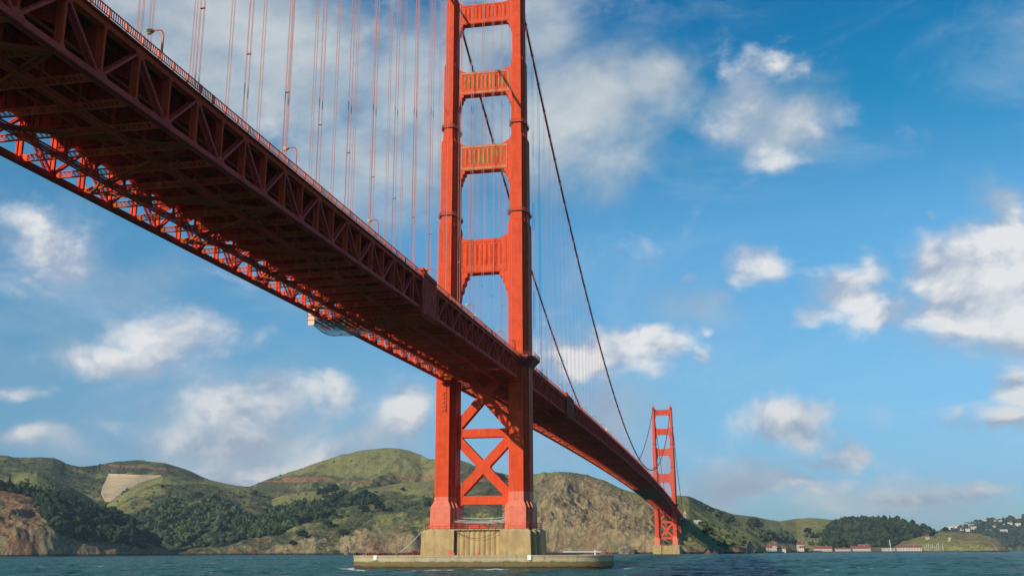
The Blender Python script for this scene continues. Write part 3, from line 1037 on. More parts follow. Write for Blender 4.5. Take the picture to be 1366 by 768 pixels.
def make_leg(side, parent, scraped):
    m = MB()
    lv = [(21.2, A_BASE), (23.4, A_LOW), (127.0, A_LOW), (128.6, A_2), (162.0, A_2), (163.6, A_3), (195.0, A_3), (196.4, A_4), (224.6, A_4)]
    m.loft([plus(a, side * 13.7, z) for z, a in lv])
    leg = m.build('tower_leg', M['orange'], parent)
    m = MB()
    m.loft([plus(tuple(x + 0.02 for x in A_BASE), side * 13.7, LEG_SEAT), plus(tuple(x + 0.02 for x in A_BASE), side * 13.7, 21.25),
            plus(tuple(x + 0.03 for x in A_LOW), side * 13.7, 23.5), plus(tuple(x + 0.03 for x in A_LOW), side * 13.7, 25.6 + side * 0.8)])
    m.build('leg_pedestal', M['salmon'], leg)
    # inspection collars just above the set-backs
    for z, a in ((131.0, A_2), (167.6, A_3)):
        m = MB()
        o = 0.62
        p = plus(tuple(x + o for x in a), side * 13.7, z)
        m.loft([p, [(x, y, zz + 0.28) for x, y, zz in p]])
        k = len(p)
        for i in range(k):
            a1 = Vector(p[i])
            b1 = Vector(p[(i + 1) % k])
            for h in (0.7, 1.25):
                m.bar(a1 + Vector((0, 0, h)), b1 + Vector((0, 0, h)), 0.09, 0.09)
            m.bar(a1, a1 + Vector((0, 0, 1.3)), 0.12, 0.12)
            m.bar(a1 + Vector((0, 0, -0.9)), a1 * 0.9 + Vector((side * 13.7, 0, 0)) * 0.1 + Vector((0, 0, -0.2 - z * 0.0)), 0.12, 0.12) if False else None
        m.build('inspection_collar', M['cable'], leg)
    # walkway round the leg at road level
    m = MB()
    zc = zlow(0) + 7.35
    a = tuple(x + y for x, y in zip(A_LOW, (2.2, 1.3, 2.0, 1.9, 2.5, 2.2)))
    p = plus(a, side * 13.7, zc)
    a2 = tuple(x - 0.8 for x in a)
    p0 = plus(a2, side * 13.7, zc - 0.9)
    a3 = tuple(x + 0.15 for x in A_LOW)
    p00 = plus(a3, side * 13.7, zc - 3.0)
    m.loft([p00, p0, p, [(x, y, zz + 0.7) for x, y, zz in p]])
    k = len(p)
    for i in range(k):
        a1 = Vector(p[i]) + Vector((0, 0, 0.7))
        b1 = Vector(p[(i + 1) % k]) + Vector((0, 0, 0.7))
        if abs(a1.x) < 13.7 and abs(b1.x) < 13.7:
            continue
        for h in (0.55, 1.15):
            m.bar(a1 + Vector((0, 0, h)), b1 + Vector((0, 0, h)), 0.08, 0.08)
        n = max(1, int((b1 - a1).length / 0.8))
        for j in range(n):
            c = a1 + (b1 - a1) * j / n
            m.bar(c, c + Vector((0, 0, 1.15)), 0.07, 0.07)
    m.build('walkway_collar', M['cable'], leg)
    # ladder cage with brackets on the south face below the deck
    m = MB()
    for j in range(5):
        z = 61.5 - j * 1.5
        m.box(side * 13.7 - 0.6, side * 13.7 + 0.2 + j * 0.1, -7.5, -7.18, z, z + 1.0)
    m.box(side * 13.7 + 0.9, side * 13.7 + 1.15, -7.5, -7.19, 55, 68)
    m.box(side * 13.7 - 0.2, side * 13.7 + 1.7, -8.0, -7.19, 66.2, 66.8)
    m.build('ladder', M['orange'], leg)
    # saddle housing and finial
    m = MB()
    cx = side * 13.7
    m.box(cx - 2.0, cx + 2.0, -4.2, 4.2, 224.62, 226.0)
    m.loft([[(cx - 1.5, -3.4, 226.0), (cx + 1.5, -3.4, 226.0), (cx + 1.5, 3.4, 226.0), (cx - 1.5, 3.4, 226.0)],
            [(cx - 1.1, -2.2, 228.4), (cx + 1.1, -2.2, 228.4), (cx + 1.1, 2.2, 228.4), (cx - 1.1, 2.2, 228.4)]])
    m.bar((cx, 0, 228.4), (cx, 0, 232.0), 0.35, 0.35)
    m.bar((cx, 0, 231.2), (cx, 0, 232.2), 0.7, 0.7)
    m.build('saddle_housing', M['orange'], leg)
    return leg


def portal(parent, z0, z1, hw, hh, hwid, yh, mat, topc=1.3, ribs=9):
    """strut between the legs: z0..z1, hw = half clear width, haunch hh tall and hwid wide"""
    m = MB()
    # outline: stepped haunches below, small rising corners above
    L = []
    st = [(0, 0), (0.0, -0.12), (0.28, -0.16), (0.34, -0.32), (0.52, -0.36), (0.60, -0.55), (0.78, -0.60), (0.84, -0.80), (0.94, -0.84), (1.0, -1.0)]
    xi = hw - hwid
    left = [(-(xi + a * hwid), z0 + bz * hh) for a, bz in st]
    right = [(-x, z) for x, z in left[::-1]]
    poly = [(-hw - 0.4, z0 - hh)] + [(-hw - 0.4, z1 + topc), (-hw + 0.6, z1 + topc * 0.9), (-hw + 2.2, z1 + topc * 0.25), (-hw + 3.6, z1),
                                     (hw - 3.6, z1), (hw - 2.2, z1 + topc * 0.25), (hw - 0.6, z1 + topc * 0.9), (hw + 0.4, z1 + topc), (hw + 0.4, z0 - hh)]
    poly = poly + right[::1][0:0] + [(-x, z) for x, z in left[::-1]] + left
    # remove doubled points
    out = []
    for p in poly:
        if not out or (abs(out[-1][0] - p[0]) + abs(out[-1][1] - p[1])) > 1e-4:
            out.append(p)
    # as convex pieces: main band plus haunch strips so the faces triangulate cleanly
    m.box(-hw - 0.4, hw + 0.4, -yh, yh, z0, z1)
    for sgn in (-1, 1):
        prev = None
        for i in range(1, len(st)):
            a, bz = st[i]
            pa, pb = st[i - 1]
            if bz < pb - 1e-6:
                x0 = sgn * (xi + pa * hwid)
                x1 = sgn * (xi + a * hwid)
                xo = sgn * (hw + 0.4)
                quad = [(x0, z0 + pb * hh), (xo, z0 + pb * hh), (xo, z0 + bz * hh), (x1, z0 + bz * hh)]
                m.prism(quad if sgn < 0 else quad[::-1], 'y', -yh + 0.003, yh - 0.003)
        quad = [(sgn * (hw + 0.4), z1), (sgn * (hw + 0.4), z1 + topc), (sgn * (hw - 0.8), z1 + topc * 0.85), (sgn * (hw - 2.4), z1 + topc * 0.22), (sgn * (hw - 3.8), z1)]
        m.prism(quad if sgn < 0 else quad[::-1], 'y', -yh + 0.003, yh - 0.003)
    s = m.build('portal_strut', M['orange'], parent)
    # fluted panel with a raised border, on both faces
    for sg in (-1, 1):
        f = MB()
        y = sg * yh
        h = z1 - z0
        bz0, bz1 = z0 + h * 0.20, z1 - h * 0.14
        w = (hw - 1.1)
        for (xa, xb, za, zb) in ((-w, w, z1 - h * 0.10, z1 - h * 0.02), (-w, w, z0 + h * 0.03, z0 + h * 0.12), (-w, -w + 0.5, z0 + h * 0.12, z1 - h * 0.10), (w - 0.5, w, z0 + h * 0.12, z1 - h * 0.10)):
            f.box(xa, xb, min(y, y + sg * 0.16) + 0.001, max(y, y + sg * 0.16), za, zb)
        n = ribs
        for i in range(n):
            xc = -w + 1.3 + (2 * w - 2.6) * (i + 0.5) / n
            rw = (2 * w - 2.6) / n * 0.36
            dd = 0.42
            a0 = [(xc - rw, y, bz0 + 0.7), (xc + rw, y, bz0 + 0.7), (xc + rw, y, bz1 - 0.2), (xc - rw, y, bz1 - 0.2), (xc, y + sg * dd, bz0 + 1.2), (xc, y + sg * dd, bz1 - 0.5), (xc, y, bz0)]
            f.add(a0, [(0, 4, 5, 3), (4, 1, 2, 5), (3, 5, 2), (6, 4, 0), (6, 1, 4)])
        f.build('fluted_panel', mat, s)
    return s


def brace(parent, name, p, q, w, yh):
    m = MB()
    m.bar((p[0], 0, p[1]), (q[0], 0, q[1]), 2 * yh, w, up=(-(q[1] - p[1]), 0, q[0] - p[0]))
    return m.build(name, M['orange'], parent)


def make_tower(y0, label, scraped):
    t = thing('bridge_tower', label, 'bridge tower', (0, y0, 0))
    for s in (-1, 1):
        make_leg(s, t, scraped)
    fl = M['flute'] if scraped else M['orange']
    portal(t, 108.6, 121.9, 9.95, 12.6, 3.7, 2.3, M['orange'], 2.0, 8)
    portal(t, 150.2, 160.6, 10.4, 9.0, 2.6, 2.0, fl, 1.8, 9)
    portal(t, 182.6, 192.2, 11.0, 8.0, 2.4, 1.8, fl, 1.8, 10)
    portal(t, 213.8, 222.4, 11.4, 7.0, 2.2, 1.6, M['orange'], 1.4, 11)
    hw = 9.9
    yh = 1.75
    for (za, zb, zc) in ((73.6, 49.6, 61.4), (46.4, 24.6, 35.5)):
        for s in (-1, 1):
            brace(t, 'diagonal_brace', (0.0, zc), (s * (hw + 0.6), za), 3.3, yh + s * 0.004)
            brace(t, 'diagonal_brace', (0.0, zc), (s * (hw + 0.6), zb), 3.3, yh - s * 0.004 - 0.01)
        m = MB()
        pl = [(-2.6, zc - 1.9), (-1.9, zc - 2.6), (1.9, zc - 2.6), (2.6, zc - 1.9), (2.6, zc + 1.9), (1.9, zc + 2.6), (-1.9, zc + 2.6), (-2.6, zc + 1.9)]
        m.prism(pl[::-1], 'y', -yh - 0.03, yh + 0.03)
        m.build('brace_hub', M['orange'], t)
        for s in (-1, 1):
            for ze in (za, zb):
                if ze > 70:
                    continue
                m = MB()
                d = 1 if ze == zb else -1
                pl = [(s * (hw + 0.6), ze - d * 3.2), (s * (hw - 1.8), ze - d * 1.0), (s * (hw - 1.8), ze + d * 2.4), (s * (hw + 0.6), ze + d * 5.0)]
                m.prism(pl, 'y', -yh - 0.045, yh + 0.045)
                m.build('gusset_plate', M['orange'], t)
    for z0, z1 in ((46.3, 49.4), (22.2, 25.3)):
        m = MB()
        m.box(-hw - 0.6, hw + 0.6, -yh + 0.06, yh - 0.06, z0, z1)
        if z0 < 30:
            for s in (-1, 1):
                m.prism([(s * (hw + 0.6), z0), (s * (hw - 2.4), z0), (s * (hw + 0.6), z0 - 3.2)], 'y', -yh + 0.07, yh - 0.07)
        m.build('cross_strut', M['orange'], t)
    return t


make_tower(0, 'tall orange-red near bridge tower rising out of the frame, standing on the brown concrete pier', True)
make_tower(1280, 'distant full-height orange-red bridge tower standing at the foot of the green headland', False)


# ------------------------------------------------------------------ piers
def pier_outline(k, z, cy=0.0, flute=True):
    """stepped plan with a fluted recess between the legs; k scales for the batter"""
    q = []
    # south side, west to east
    q.append((-18.9, -11.0))
    q.append((-8.3, -11.0))
    q.append((-8.3, -9.0))
    n = 9
    for i in range(n):
        x0 = -8.3 + 16.6 * i / n
        w = 16.6 / n
        q += [(x0 + w * f_, -9.0 - 0.42 * math.sin(math.pi * f_) ** 0.8) for f_ in (0.03, 0.15, 0.3, 0.5, 0.7, 0.85, 0.97)]
    q.append((8.3, -9.0))
    q.append((8.3, -11.0))
    q.append((18.9, -11.0))
    q += [(18.9, -8.4), (20.3, -8.4), (20.3, -5.8), (21.6, -5.8), (21.6, 5.8), (20.3, 5.8), (20.3, 8.4), (18.9, 8.4), (18.9, 11.0)]
    q += [(-18.9, 11.0), (-18.9, 8.4), (-20.3, 8.4), (-20.3, 5.8), (-21.6, 5.8), (-21.6, -5.8), (-20.3, -5.8), (-20.3, -8.4), (-18.9, -8.4)]
    return [(x * k, y * (1 + (k - 1) * 1.8) + cy, z) for x, y in q]


def triangulated(m, ring, z):
    pass


def make_pier(y0, label, bottom):
    t = thing('bridge_pier', label, 'pier', (0, y0, 0))
    m = MB()
    m.loft([pier_outline(1.022, bottom), pier_outline(1.018, 1.0), pier_outline(1.0, 12.7), pier_outline(0.992, 13.1)], cap=False)
    m.loft([pier_outline(0.992, 13.0), pier_outline(0.992, 13.1)])
    m.build('pier_shaft', M['pier'], t)
    m = MB()
    m.box(-18.2, 18.2, -10.3, 10.3, 13.12, 13.5)
    m.box(-20.8, 20.8, -5.3, 5.3, 13.11, 13.498)
    m.build('pier_cap', M['fender'], t)
    return t


P1 = make_pier(0, 'near brown stained concrete pier with fluted front, ringed by the low fender wall', -6)
P2 = make_pier(1280, 'distant pale brown concrete pier under the far bridge tower', -6)


def railing(parent, pts, h, mat, name='pier_railing', step=2.0, r=0.035, rails=(0.45, 0.8, 1.15)):
    m = MB()
    for a, b in zip(pts[:-1], pts[1:]):
        a = Vector(a)
        b = Vector(b)
        n = max(1, int((b - a).length / step))
        for i in range(n + 1):
            c = a + (b - a) * i / n
            m.bar(c, c + Vector((0, 0, h)), r * 2.2, r * 2.2)
        for k in rails:
            m.bar(a + Vector((0, 0, h * k / 1.15)), b + Vector((0, 0, h * k / 1.15)), r * 1.6, r * 1.6)
    return m.build(name, mat, parent)


ztop = 13.1
railing(P1, [(-20.2, 5.6, ztop), (-20.2, -5.6, ztop), (-18.7, -8.0, ztop), (-18.7, -10.7, ztop), (18.7, -10.7, ztop), (18.7, -8.0, ztop), (20.2, -5.6, ztop), (20.2, 5.6, ztop)],
        2.5, M['truss'], step=2.4, r=0.05)
railing(P2, [(-18.7, -10.7, ztop), (18.7, -10.7, ztop)], 2.0, M['truss'], step=4, r=0.05)
mc = MB()
for s in (-1, 1):
    mc.tube([(-18.7, -10.9, 13.0)] if False else [(-8.2 + i * 1.64, -10.9, 12.9 - 2.6 * math.sin(math.pi * i / 10) + s * 0.02) for i in range(11)], 0.05, 5)
mc.build('hanging_hose', M['dark'], P1)
mp = MB()
for z, x0, x1, y in ((15.9, -9.0, 8.6, -6.0), (16.8, -9.5, 9.4, -5.0), (17.7, -8.8, 9.0, -3.0), (16.3, -9.3, 9.0, -7.0)):
    pts = [(x0 + (x1 - x0) * i / 10, y, z - 0.5 * math.sin(math.pi * i / 10)) for i in range(11)]
    mp.tube(pts, 0.07, 5)
mp.build('service_pipe', M['white'], P1)
k = 0
for x, w, h in ((-1.8, 3.6, 1.3), (1.9, 2.2, 1.0)):
    t = thing('equipment_crate', ['long red equipment crate behind the railing on top of the near pier', 'short red equipment crate beside the longer one on the near pier'][k], 'crate', (x, -7.6, 13.51))
    m = MB()
    m.box(-w / 2, w / 2, -0.8, 0.8, 0.15, h)
    m.build('crate_body', M['red'], t)
    m = MB()
    m.box(-w / 2 - 0.06, w / 2 + 0.06, -0.86, 0.86, h, h + 0.12)
    m.build('crate_lid', M['salmon'], t)
    m = MB()
    m.box(-w / 2 + 0.1, w / 2 - 0.1, -0.7, -0.4, 0, 0.15)
    m.box(-w / 2 + 0.1, w / 2 - 0.1, 0.4, 0.7, 0, 0.15)
    m.build('crate_skid', M['trunk'], t)
    k += 1


# ------------------------------------------------------------------ fender
def superellipse(a, b, n, z, k=120):
    out = []
    for i in range(k):
        t = 2 * math.pi * i / k
        c, s = math.cos(t), math.sin(t)
        out.append((a * math.copysign(abs(c) ** (2 / n), c), b * math.copysign(abs(s) ** (2 / n), s), z))
    return out


F = thing('pier_fender', 'low oval concrete fender wall ringing the near pier at the waterline', 'fender wall')
m = MB()
nn = 3.4
ring_o = [superellipse(45.6, 23.2, nn, -5), superellipse(45.6, 23.2, nn, 0.8), superellipse(45.9, 23.5, nn, 1.0), superellipse(45.9, 23.5, nn, 4.1), superellipse(46.15, 23.75, nn, 4.15),
          superellipse(46.15, 23.75, nn, 4.55), superellipse(45.9, 23.5, nn, 4.65), superellipse(41.5, 19.4, nn, 4.65), superellipse(41.5, 19.4, nn, -5)]
m.loft(ring_o, cap=False)
m.build('fender_wall', M['fender'], F)
for x in (-36, -28, -20, -12, -4, 4, 12, 20, 28, 36):
    m = MB()
    y = -23.5 * (1 - abs(x / 45.9) ** nn) ** (1 / nn) - 0.05
    m.box(x - 0.08, x + 0.08, y - 0.04, y + 0.2, 1.2, 4.1)
    m.build('wall_joint', M['fender'], F)
se = superellipse(45.2, 22.8, nn, 4.65, 90)
railing(F, [p for p in se if p[1] > 3] , 1.1, M['red'], 'fender_railing', 2.2, 0.05, (0.6, 1.1))
railing(F, [p for p in se[::-1] if p[1] < 3 and p[0] < -19], 1.1, M['red'], 'fender_railing', 3.0, 0.045, (1.1,))
m = MB()
m.tube([(31, -16.0, 5.6), (43, -9.5, 5.6)], 0.22, 8)
m.tube([(41, -8.5, 4.66), (41, -8.5, 6.2)], 0.3, 8)
m.build('handrail_pipe', M['white'], F)
for i, (x, wd) in enumerate(((-33.5, 1.15), (20.8, 1.3))):
    t = thing('notice_board', ['small blank white notice board on the fender wall left of the pier', 'small blank white notice board on the fender wall right of the pier'][i], 'sign',
              (x, -23.5 * (1 - abs(x / 45.9) ** nn) ** (1 / nn) - 0.45, 2.6))
    m = MB()
    m.box(-wd / 2, wd / 2, -0.06, 0.06, 0.5, 2.1)
    m.build('board', M['white'], t)
    m = MB()
    m.box(-wd / 2 + 0.1, -wd / 2 + 0.25, 0.06, 0.20, 0.6, 2.0)
    m.box(wd / 2 - 0.25, wd / 2 - 0.1, 0.06, 0.20, 0.2, 2.0)
    m.build('bracket', M['dark'], t)
for i, (x, y) in enumerate(((-36.5, -17.0),)):
    t = thing('debris_pile', 'dark rusty pile of timber and chain on the left end of the fender wall', 'debris', (x, y, 4.66))
    for j in range(7):
        m = MB()
        m.bar((-3 + j * 0.9, random.uniform(-1, 1), 0.2 + 0.1 * (j % 2)), (-1 + j * 0.9, random.uniform(-1, 1), 0.4 + 0.25 * (j % 3)), 0.4, 0.4)
        m.build('timber', M['cable'], t)
for i, (x, y) in enumerate(((-7.2, -20.6), (-5.9, -20.9), (2.6, -20.8))):
    lab = ['red locker on the fender wall in front of the pier, the tallest of three', 'small red locker right of the tallest on the fender wall', 'small red locker on the fender wall, nearest the pier centre'][i]
    t = thing('locker', lab, 'locker', (x, y, 4.66))
    m = MB()
    h = (1.5, 0.8, 0.9)[i]
    m.box(-0.5, 0.5, -0.35, 0.35, 0.08, h)
    m.build('locker_body', M['red'], t)
    m = MB()
    m.box(-0.4, 0.4, -0.39, -0.352, 0.18, h - 0.12)
    m.build('locker_door', M['salmon'], t)
m = MB()
pts = [(-20.6 - 7.5 * i / 10, -9.5 - 6.0 * i / 10, 12.6 - 7.6 * (i / 10) - 0.7 * math.sin(math.pi * i / 10)) for i in range(11)]
m.tube(pts, 0.07, 5)
tag(m.build('mooring_rope', M['white']), 'thin pale rope slung from the left side of the pier to the fender wall', 'rope')


# ------------------------------------------------------------------ deck trusses
def box_member(m, p, q, w, d, lace_pitch=1.0, solid=False, flange=0.36):
    """two channels side by side across x, laced together; p, q in the truss plane (x fixed)"""
    p = Vector(p)
    q = Vector(q)
    dr = (q - p).normalized()
    side = dr.cross(Vector((1, 0, 0))).normalized()
    for s in (-1, 1):
        o = Vector((s * w / 2, 0, 0))
        m.bar(p + o, q + o, 0.10, d, up=side)
        for f in (-1, 1):
            oo = o - Vector((s * 0.12, 0, 0)) + side * (f * (d / 2 - 0.03))
            m.bar(p + oo, q + oo, 0.24, 0.05, up=side)
    if solid:
        m.bar(p, q, w - 0.1, 0.06, up=side)
    else:
        for f in (-1, 1):
            a = p + side * (f * (d / 2 - 0.02)) - Vector((w / 2 - 0.1, 0, 0))
            b = q + side * (f * (d / 2 - 0.02)) - Vector((w / 2 - 0.1, 0, 0))
            m.lace(a, b, (w - 0.2, 0, 0), 0.09, lace_pitch)


PAN = 7.62
m = MB()
box_member(m, (0, 0, 0.38), (0, 0, DEPTH - 0.35), 0.95, 0.42, solid=True)
MESH_POST = m.mesh('truss_post', M['truss'])
MESH_DIAG = {}
for sgn in (-1, 1):
    m = MB()
    # from the upper node at y=0 down to the lower node at y = sgn*PAN
    box_member(m, (0, sgn * 0.35, DEPTH - 0.4), (0, sgn * (PAN - 0.45), 0.45), 0.90, 0.36, 0.85)
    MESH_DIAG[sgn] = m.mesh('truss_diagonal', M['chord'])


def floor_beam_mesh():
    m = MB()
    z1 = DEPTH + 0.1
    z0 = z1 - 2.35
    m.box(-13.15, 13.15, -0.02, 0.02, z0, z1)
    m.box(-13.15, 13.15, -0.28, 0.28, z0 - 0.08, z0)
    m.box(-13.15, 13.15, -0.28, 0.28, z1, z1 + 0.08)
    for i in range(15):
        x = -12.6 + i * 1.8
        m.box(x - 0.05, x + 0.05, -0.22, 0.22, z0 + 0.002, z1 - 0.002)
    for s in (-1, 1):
        m.prism([(s * 13.1, z0 - 0.09), (s * 10.0, z0 - 0.09), (s * 13.1, z0 - 1.7)], 'y', -0.03, 0.03)  # knee plates added to widen the sunlit patch on the girder ends
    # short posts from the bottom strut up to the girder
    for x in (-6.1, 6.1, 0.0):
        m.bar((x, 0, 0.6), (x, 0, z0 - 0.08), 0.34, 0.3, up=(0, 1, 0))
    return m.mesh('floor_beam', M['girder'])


def strut_mesh(mat):
    m = MB()
    for z in (-0.30, 0.62):
        m.box(-13.2, 13.2, -0.20, 0.20, z - 0.05, z + 0.05)
    for y in (-0.15, 0.15):
        m.lace((-13.1, y, -0.27), (13.1, y, -0.27), (0, 0, 0.86), 0.08, 0.75, cross=True)
    for x in (-12.4, -6.1, 0, 6.1, 12.4):
        m.box(x - 0.35, x + 0.35, -0.22, 0.22, -0.24, 0.56)
    return m.mesh('lateral_strut', mat)


def lateral_mesh(sgn, mat):
    """diagonal in the bottom plane, two panels long, crossing the whole width"""
    m = MB()
    p = Vector((sgn * 13.0, 0, 0.1))
    q = Vector((-sgn * 13.0, 2 * PAN, 0.1))
    d = (q - p).normalized()
    s = d.cross(Vector((0, 0, 1))).normalized() * 0.42
    for k in (-1, 1):
        m.bar(p + s * k, q + s * k, 0.12, 0.42)
    m.lace(p - s, q - s, s * 2, 0.09, 0.9)
    return m.mesh('lateral_brace', mat)


MESH_BEAM = floor_beam_mesh()
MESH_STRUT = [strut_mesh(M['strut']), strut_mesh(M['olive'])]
MESH_LAT = {s: lateral_mesh(s, M['olive']) for s in (-1, 1)}


def chord_mesh(ys, dz, x, lower, nodes_gusset):
    m = MB()
    for a, b in zip(ys[:-1], ys[1:]):
        pa = Vector((x, a, zlow(a) + dz))
        pb = Vector((x, b, zlow(b) + dz))
        h = 0.78 if lower else 0.72
        for s in (-1, 1):
            o = Vector((s * 0.50, 0, 0))
            m.bar(pa + o, pb + o, 0.10, h)
            for f in (-1, 1):
                oo = o + Vector((-s * 0.14, 0, f * (h / 2 - 0.04)))
                m.bar(pa + oo, pb + oo, 0.26, 0.06)
        zf = -h / 2 + 0.02 if lower else h / 2 - 0.02
        near = abs((a + b) / 2) < 360
        if lower and near:
            m.lace(pa + Vector((-0.4, 0, zf)), pb + Vector((-0.4, 0, zf)), (0.8, 0, 0), 0.14, 0.62, cross=True)
        elif lower:
            m.bar(pa + Vector((0, 0, zf)), pb + Vector((0, 0, zf)), 0.7, 0.04)
        m.bar(pa + Vector((0, 0, -zf)), pb + Vector((0, 0, -zf)), 0.9, 0.05)
    for y, big in nodes_gusset:
        z = zlow(y) + dz
        w = 1.15 if big else 0.55
        hgt = 1.0 if big else 0.75
        zs = 1 if lower else -1
        for s in (-1, 1):
            xx = x + s * 0.565
            pl = [(y - w, z - zs * 0.36), (y + w, z - zs * 0.36), (y + w, z + zs * 0.4), (y + w * 0.45, z + zs * hgt), (y - w * 0.45, z + zs * hgt), (y - w, z + zs * 0.4)]
            m.prism(pl, 'x', xx - 0.02, xx + 0.02)
    return m


def rail_mesh(ys, x, pick):
    m = MB()
    for a, b in zip(ys[:-1], ys[1:]):
        za = zlow(a) + TOP
        zb = zlow(b) + TOP
        m.bar((x, a, za - 0.05), (x, b, zb - 0.05), 0.14, 0.10)
        m.bar((x, a, za - 1.10), (x, b, zb - 1.10), 0.10, 0.10)
        m.bar((x, a, za - 0.55), (x, a, za - 0.54 + 0.62), 0.20, 0.20) if False else None
        m.box(x - 0.12, x + 0.12, a - 0.12, a + 0.12, za - 1.3, za + 0.02)
        mid = (a + b) / 2
        m.box(x - 0.12, x + 0.12, mid - 0.12, mid + 0.12, (za + zb) / 2 - 1.3, (za + zb) / 2 + 0.02)
        n = max(2, int((b - a) / pick))
        for i in range(1, n):
            y = a + (b - a) * i / n
            z = za + (zb - za) * i / n
            w = min(0.11, pick * 0.3)
            m.box(x - 0.03, x + 0.03, y - w, y + w, z - 1.08, z - 0.08)
    return m


def make_deck(name_label, y0, nodes, first_upper, limit=10 ** 9, detail=True):
    """nodes: list of y of the panel points; first_upper: parity of nodes that are upper (hanger) nodes"""
    t = thing('bridge_deck', name_label, 'bridge deck', (0, 0, 0))
    ys = nodes
    up = lambda i: (i % 2) == first_upper
    for x in (13.7, -13.7):
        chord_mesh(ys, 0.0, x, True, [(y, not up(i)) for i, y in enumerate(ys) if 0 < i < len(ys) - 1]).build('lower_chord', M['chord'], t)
        chord_mesh(ys, DEPTH, x, False, [(y, up(i)) for i, y in enumerate(ys) if 0 < i < len(ys) - 1]).build('upper_chord', M['truss'], t)
    order = sorted(range(len(ys)), key=lambda i: abs(ys[i]))
    rank = {i: k for k, i in enumerate(order)}
    rest = {'truss_post': [], 'truss_diagonal': [], 'floor_beam': [], 'lateral_strut': []}
    nd = 0
    for i, y in enumerate(ys):
        z = zlow(y)
        for x in (13.7, -13.7):
            if rank[i] < 49:
                link('truss_post', MESH_POST, t, (x, y, z))
            else:
                rest['truss_post'].append((MESH_POST, x, y, z))
            if up(i):
                for s in (-1, 1):
                    j = i + s
                    if 0 <= j < len(ys):
                        me = MESH_DIAG[s]
                        if rank[i] < 48:
                            link('truss_diagonal', me, t, (x, y, z))
                        else:
                            rest['truss_diagonal'].append((me, x, y, z))
        sm = MESH_STRUT[1 if (int(y / 45) % 2 == 0) else 0]
        if rank[i] < 99:
            link('floor_beam', MESH_BEAM, t, (0, y, z))
            link('lateral_strut', sm, t, (0, y, z))
        else:
            rest['floor_beam'].append((MESH_BEAM, 0, y, z))
            rest['lateral_strut'].append((sm, 0, y, z))
    for nm, L in rest.items():
        if not L:
            continue
        vs = []
        fs = []
        mb = MB()
        cache = {}
        for me, x, y, z in L:
            if me.name not in cache:
                cache[me.name] = ([tuple(v.co) for v in me.vertices], [tuple(p.vertices) for p in me.polygons])
            V, Fc = cache[me.name]
            mb.add([(a + x, b + y, c + z) for a, b, c in V], Fc)
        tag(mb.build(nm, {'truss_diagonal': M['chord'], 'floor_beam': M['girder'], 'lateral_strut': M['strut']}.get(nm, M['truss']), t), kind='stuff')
    s = 1
    for i in range(0, len(ys) - 2, 2):
        link('lateral_brace', MESH_LAT[s], t, (0, ys[i], zlow(ys[i])))
        s = -s
    # traveller rails hung under the bottom struts
    for x in (-6.1, 6.1):
        m = MB()
        for a, b in zip(ys[:-1], ys[1:]):
            pa = Vector((x, a, zlow(a)))
            pb = Vector((x, b, zlow(b)))
            for o in (-0.75, -0.05):
                for xx in (-0.32, 0.32):
                    m.bar(pa + Vector((xx, 0, o)), pb + Vector((xx, 0, o)), 0.22, 0.16)
            if abs(a) < 360:
                for xx in (-0.32, 0.32):
                    m.lace(pa + Vector((xx, 0, -0.72)), pb + Vector((xx, 0, -0.72)), (0, 0, 0.64), 0.09, 0.8, cross=True)
                m.lace(pa + Vector((-0.32, 0, -0.8)), pb + Vector((-0.32, 0, -0.8)), (0.64, 0, 0), 0.09, 0.8, cross=True)
        m.build('traveller_rail', M['truss'], t)
    # stringers, slab, kerbs, road
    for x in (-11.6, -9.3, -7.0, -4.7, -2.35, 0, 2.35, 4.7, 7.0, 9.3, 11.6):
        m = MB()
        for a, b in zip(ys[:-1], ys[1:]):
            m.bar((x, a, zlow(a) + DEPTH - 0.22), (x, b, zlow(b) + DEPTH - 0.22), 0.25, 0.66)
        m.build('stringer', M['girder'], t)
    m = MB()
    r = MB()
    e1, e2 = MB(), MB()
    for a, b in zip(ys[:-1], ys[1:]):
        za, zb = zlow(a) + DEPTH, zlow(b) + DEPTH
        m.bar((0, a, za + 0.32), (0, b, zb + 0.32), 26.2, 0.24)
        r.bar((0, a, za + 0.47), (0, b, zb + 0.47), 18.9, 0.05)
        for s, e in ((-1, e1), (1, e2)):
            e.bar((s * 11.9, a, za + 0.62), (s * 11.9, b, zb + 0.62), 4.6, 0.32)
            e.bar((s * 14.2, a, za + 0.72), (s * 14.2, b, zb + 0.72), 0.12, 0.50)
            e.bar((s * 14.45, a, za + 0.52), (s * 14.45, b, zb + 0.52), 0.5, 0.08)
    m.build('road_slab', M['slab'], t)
    r.build('roadway', M['asphalt'], t)
    e1.build('sidewalk', M['truss'], t)
    e2.build('sidewalk', M['truss'], t)
    for x in (14.4, -14.4):
        rail_mesh(ys, x, 0.45 if y0 < 0 else 0.9).build('railing', M['rail'], t)
    # service pipes and cable trays under the slab
    for x, zz, rr in ((-4.2, 4.2, 0.22), (10.4, 4.1, 0.16), (3.4, 3.6, 0.14)):
        m = MB()
        for a, b in zip(ys[:-1], ys[1:]):
            m.tube([(x, a, zlow(a) + zz), (x, b, zlow(b) + zz)], rr, 6)
        m.build('service_pipe', M['olive'], t)
    return t


def span_nodes(y_end, start, n):
    return [start + PAN * i for i in range(n)]


# south side span: upper (hanger) nodes at -246.78 + 15.24 k
side = sorted([-10.7 - PAN * i for i in range(0, 44)])
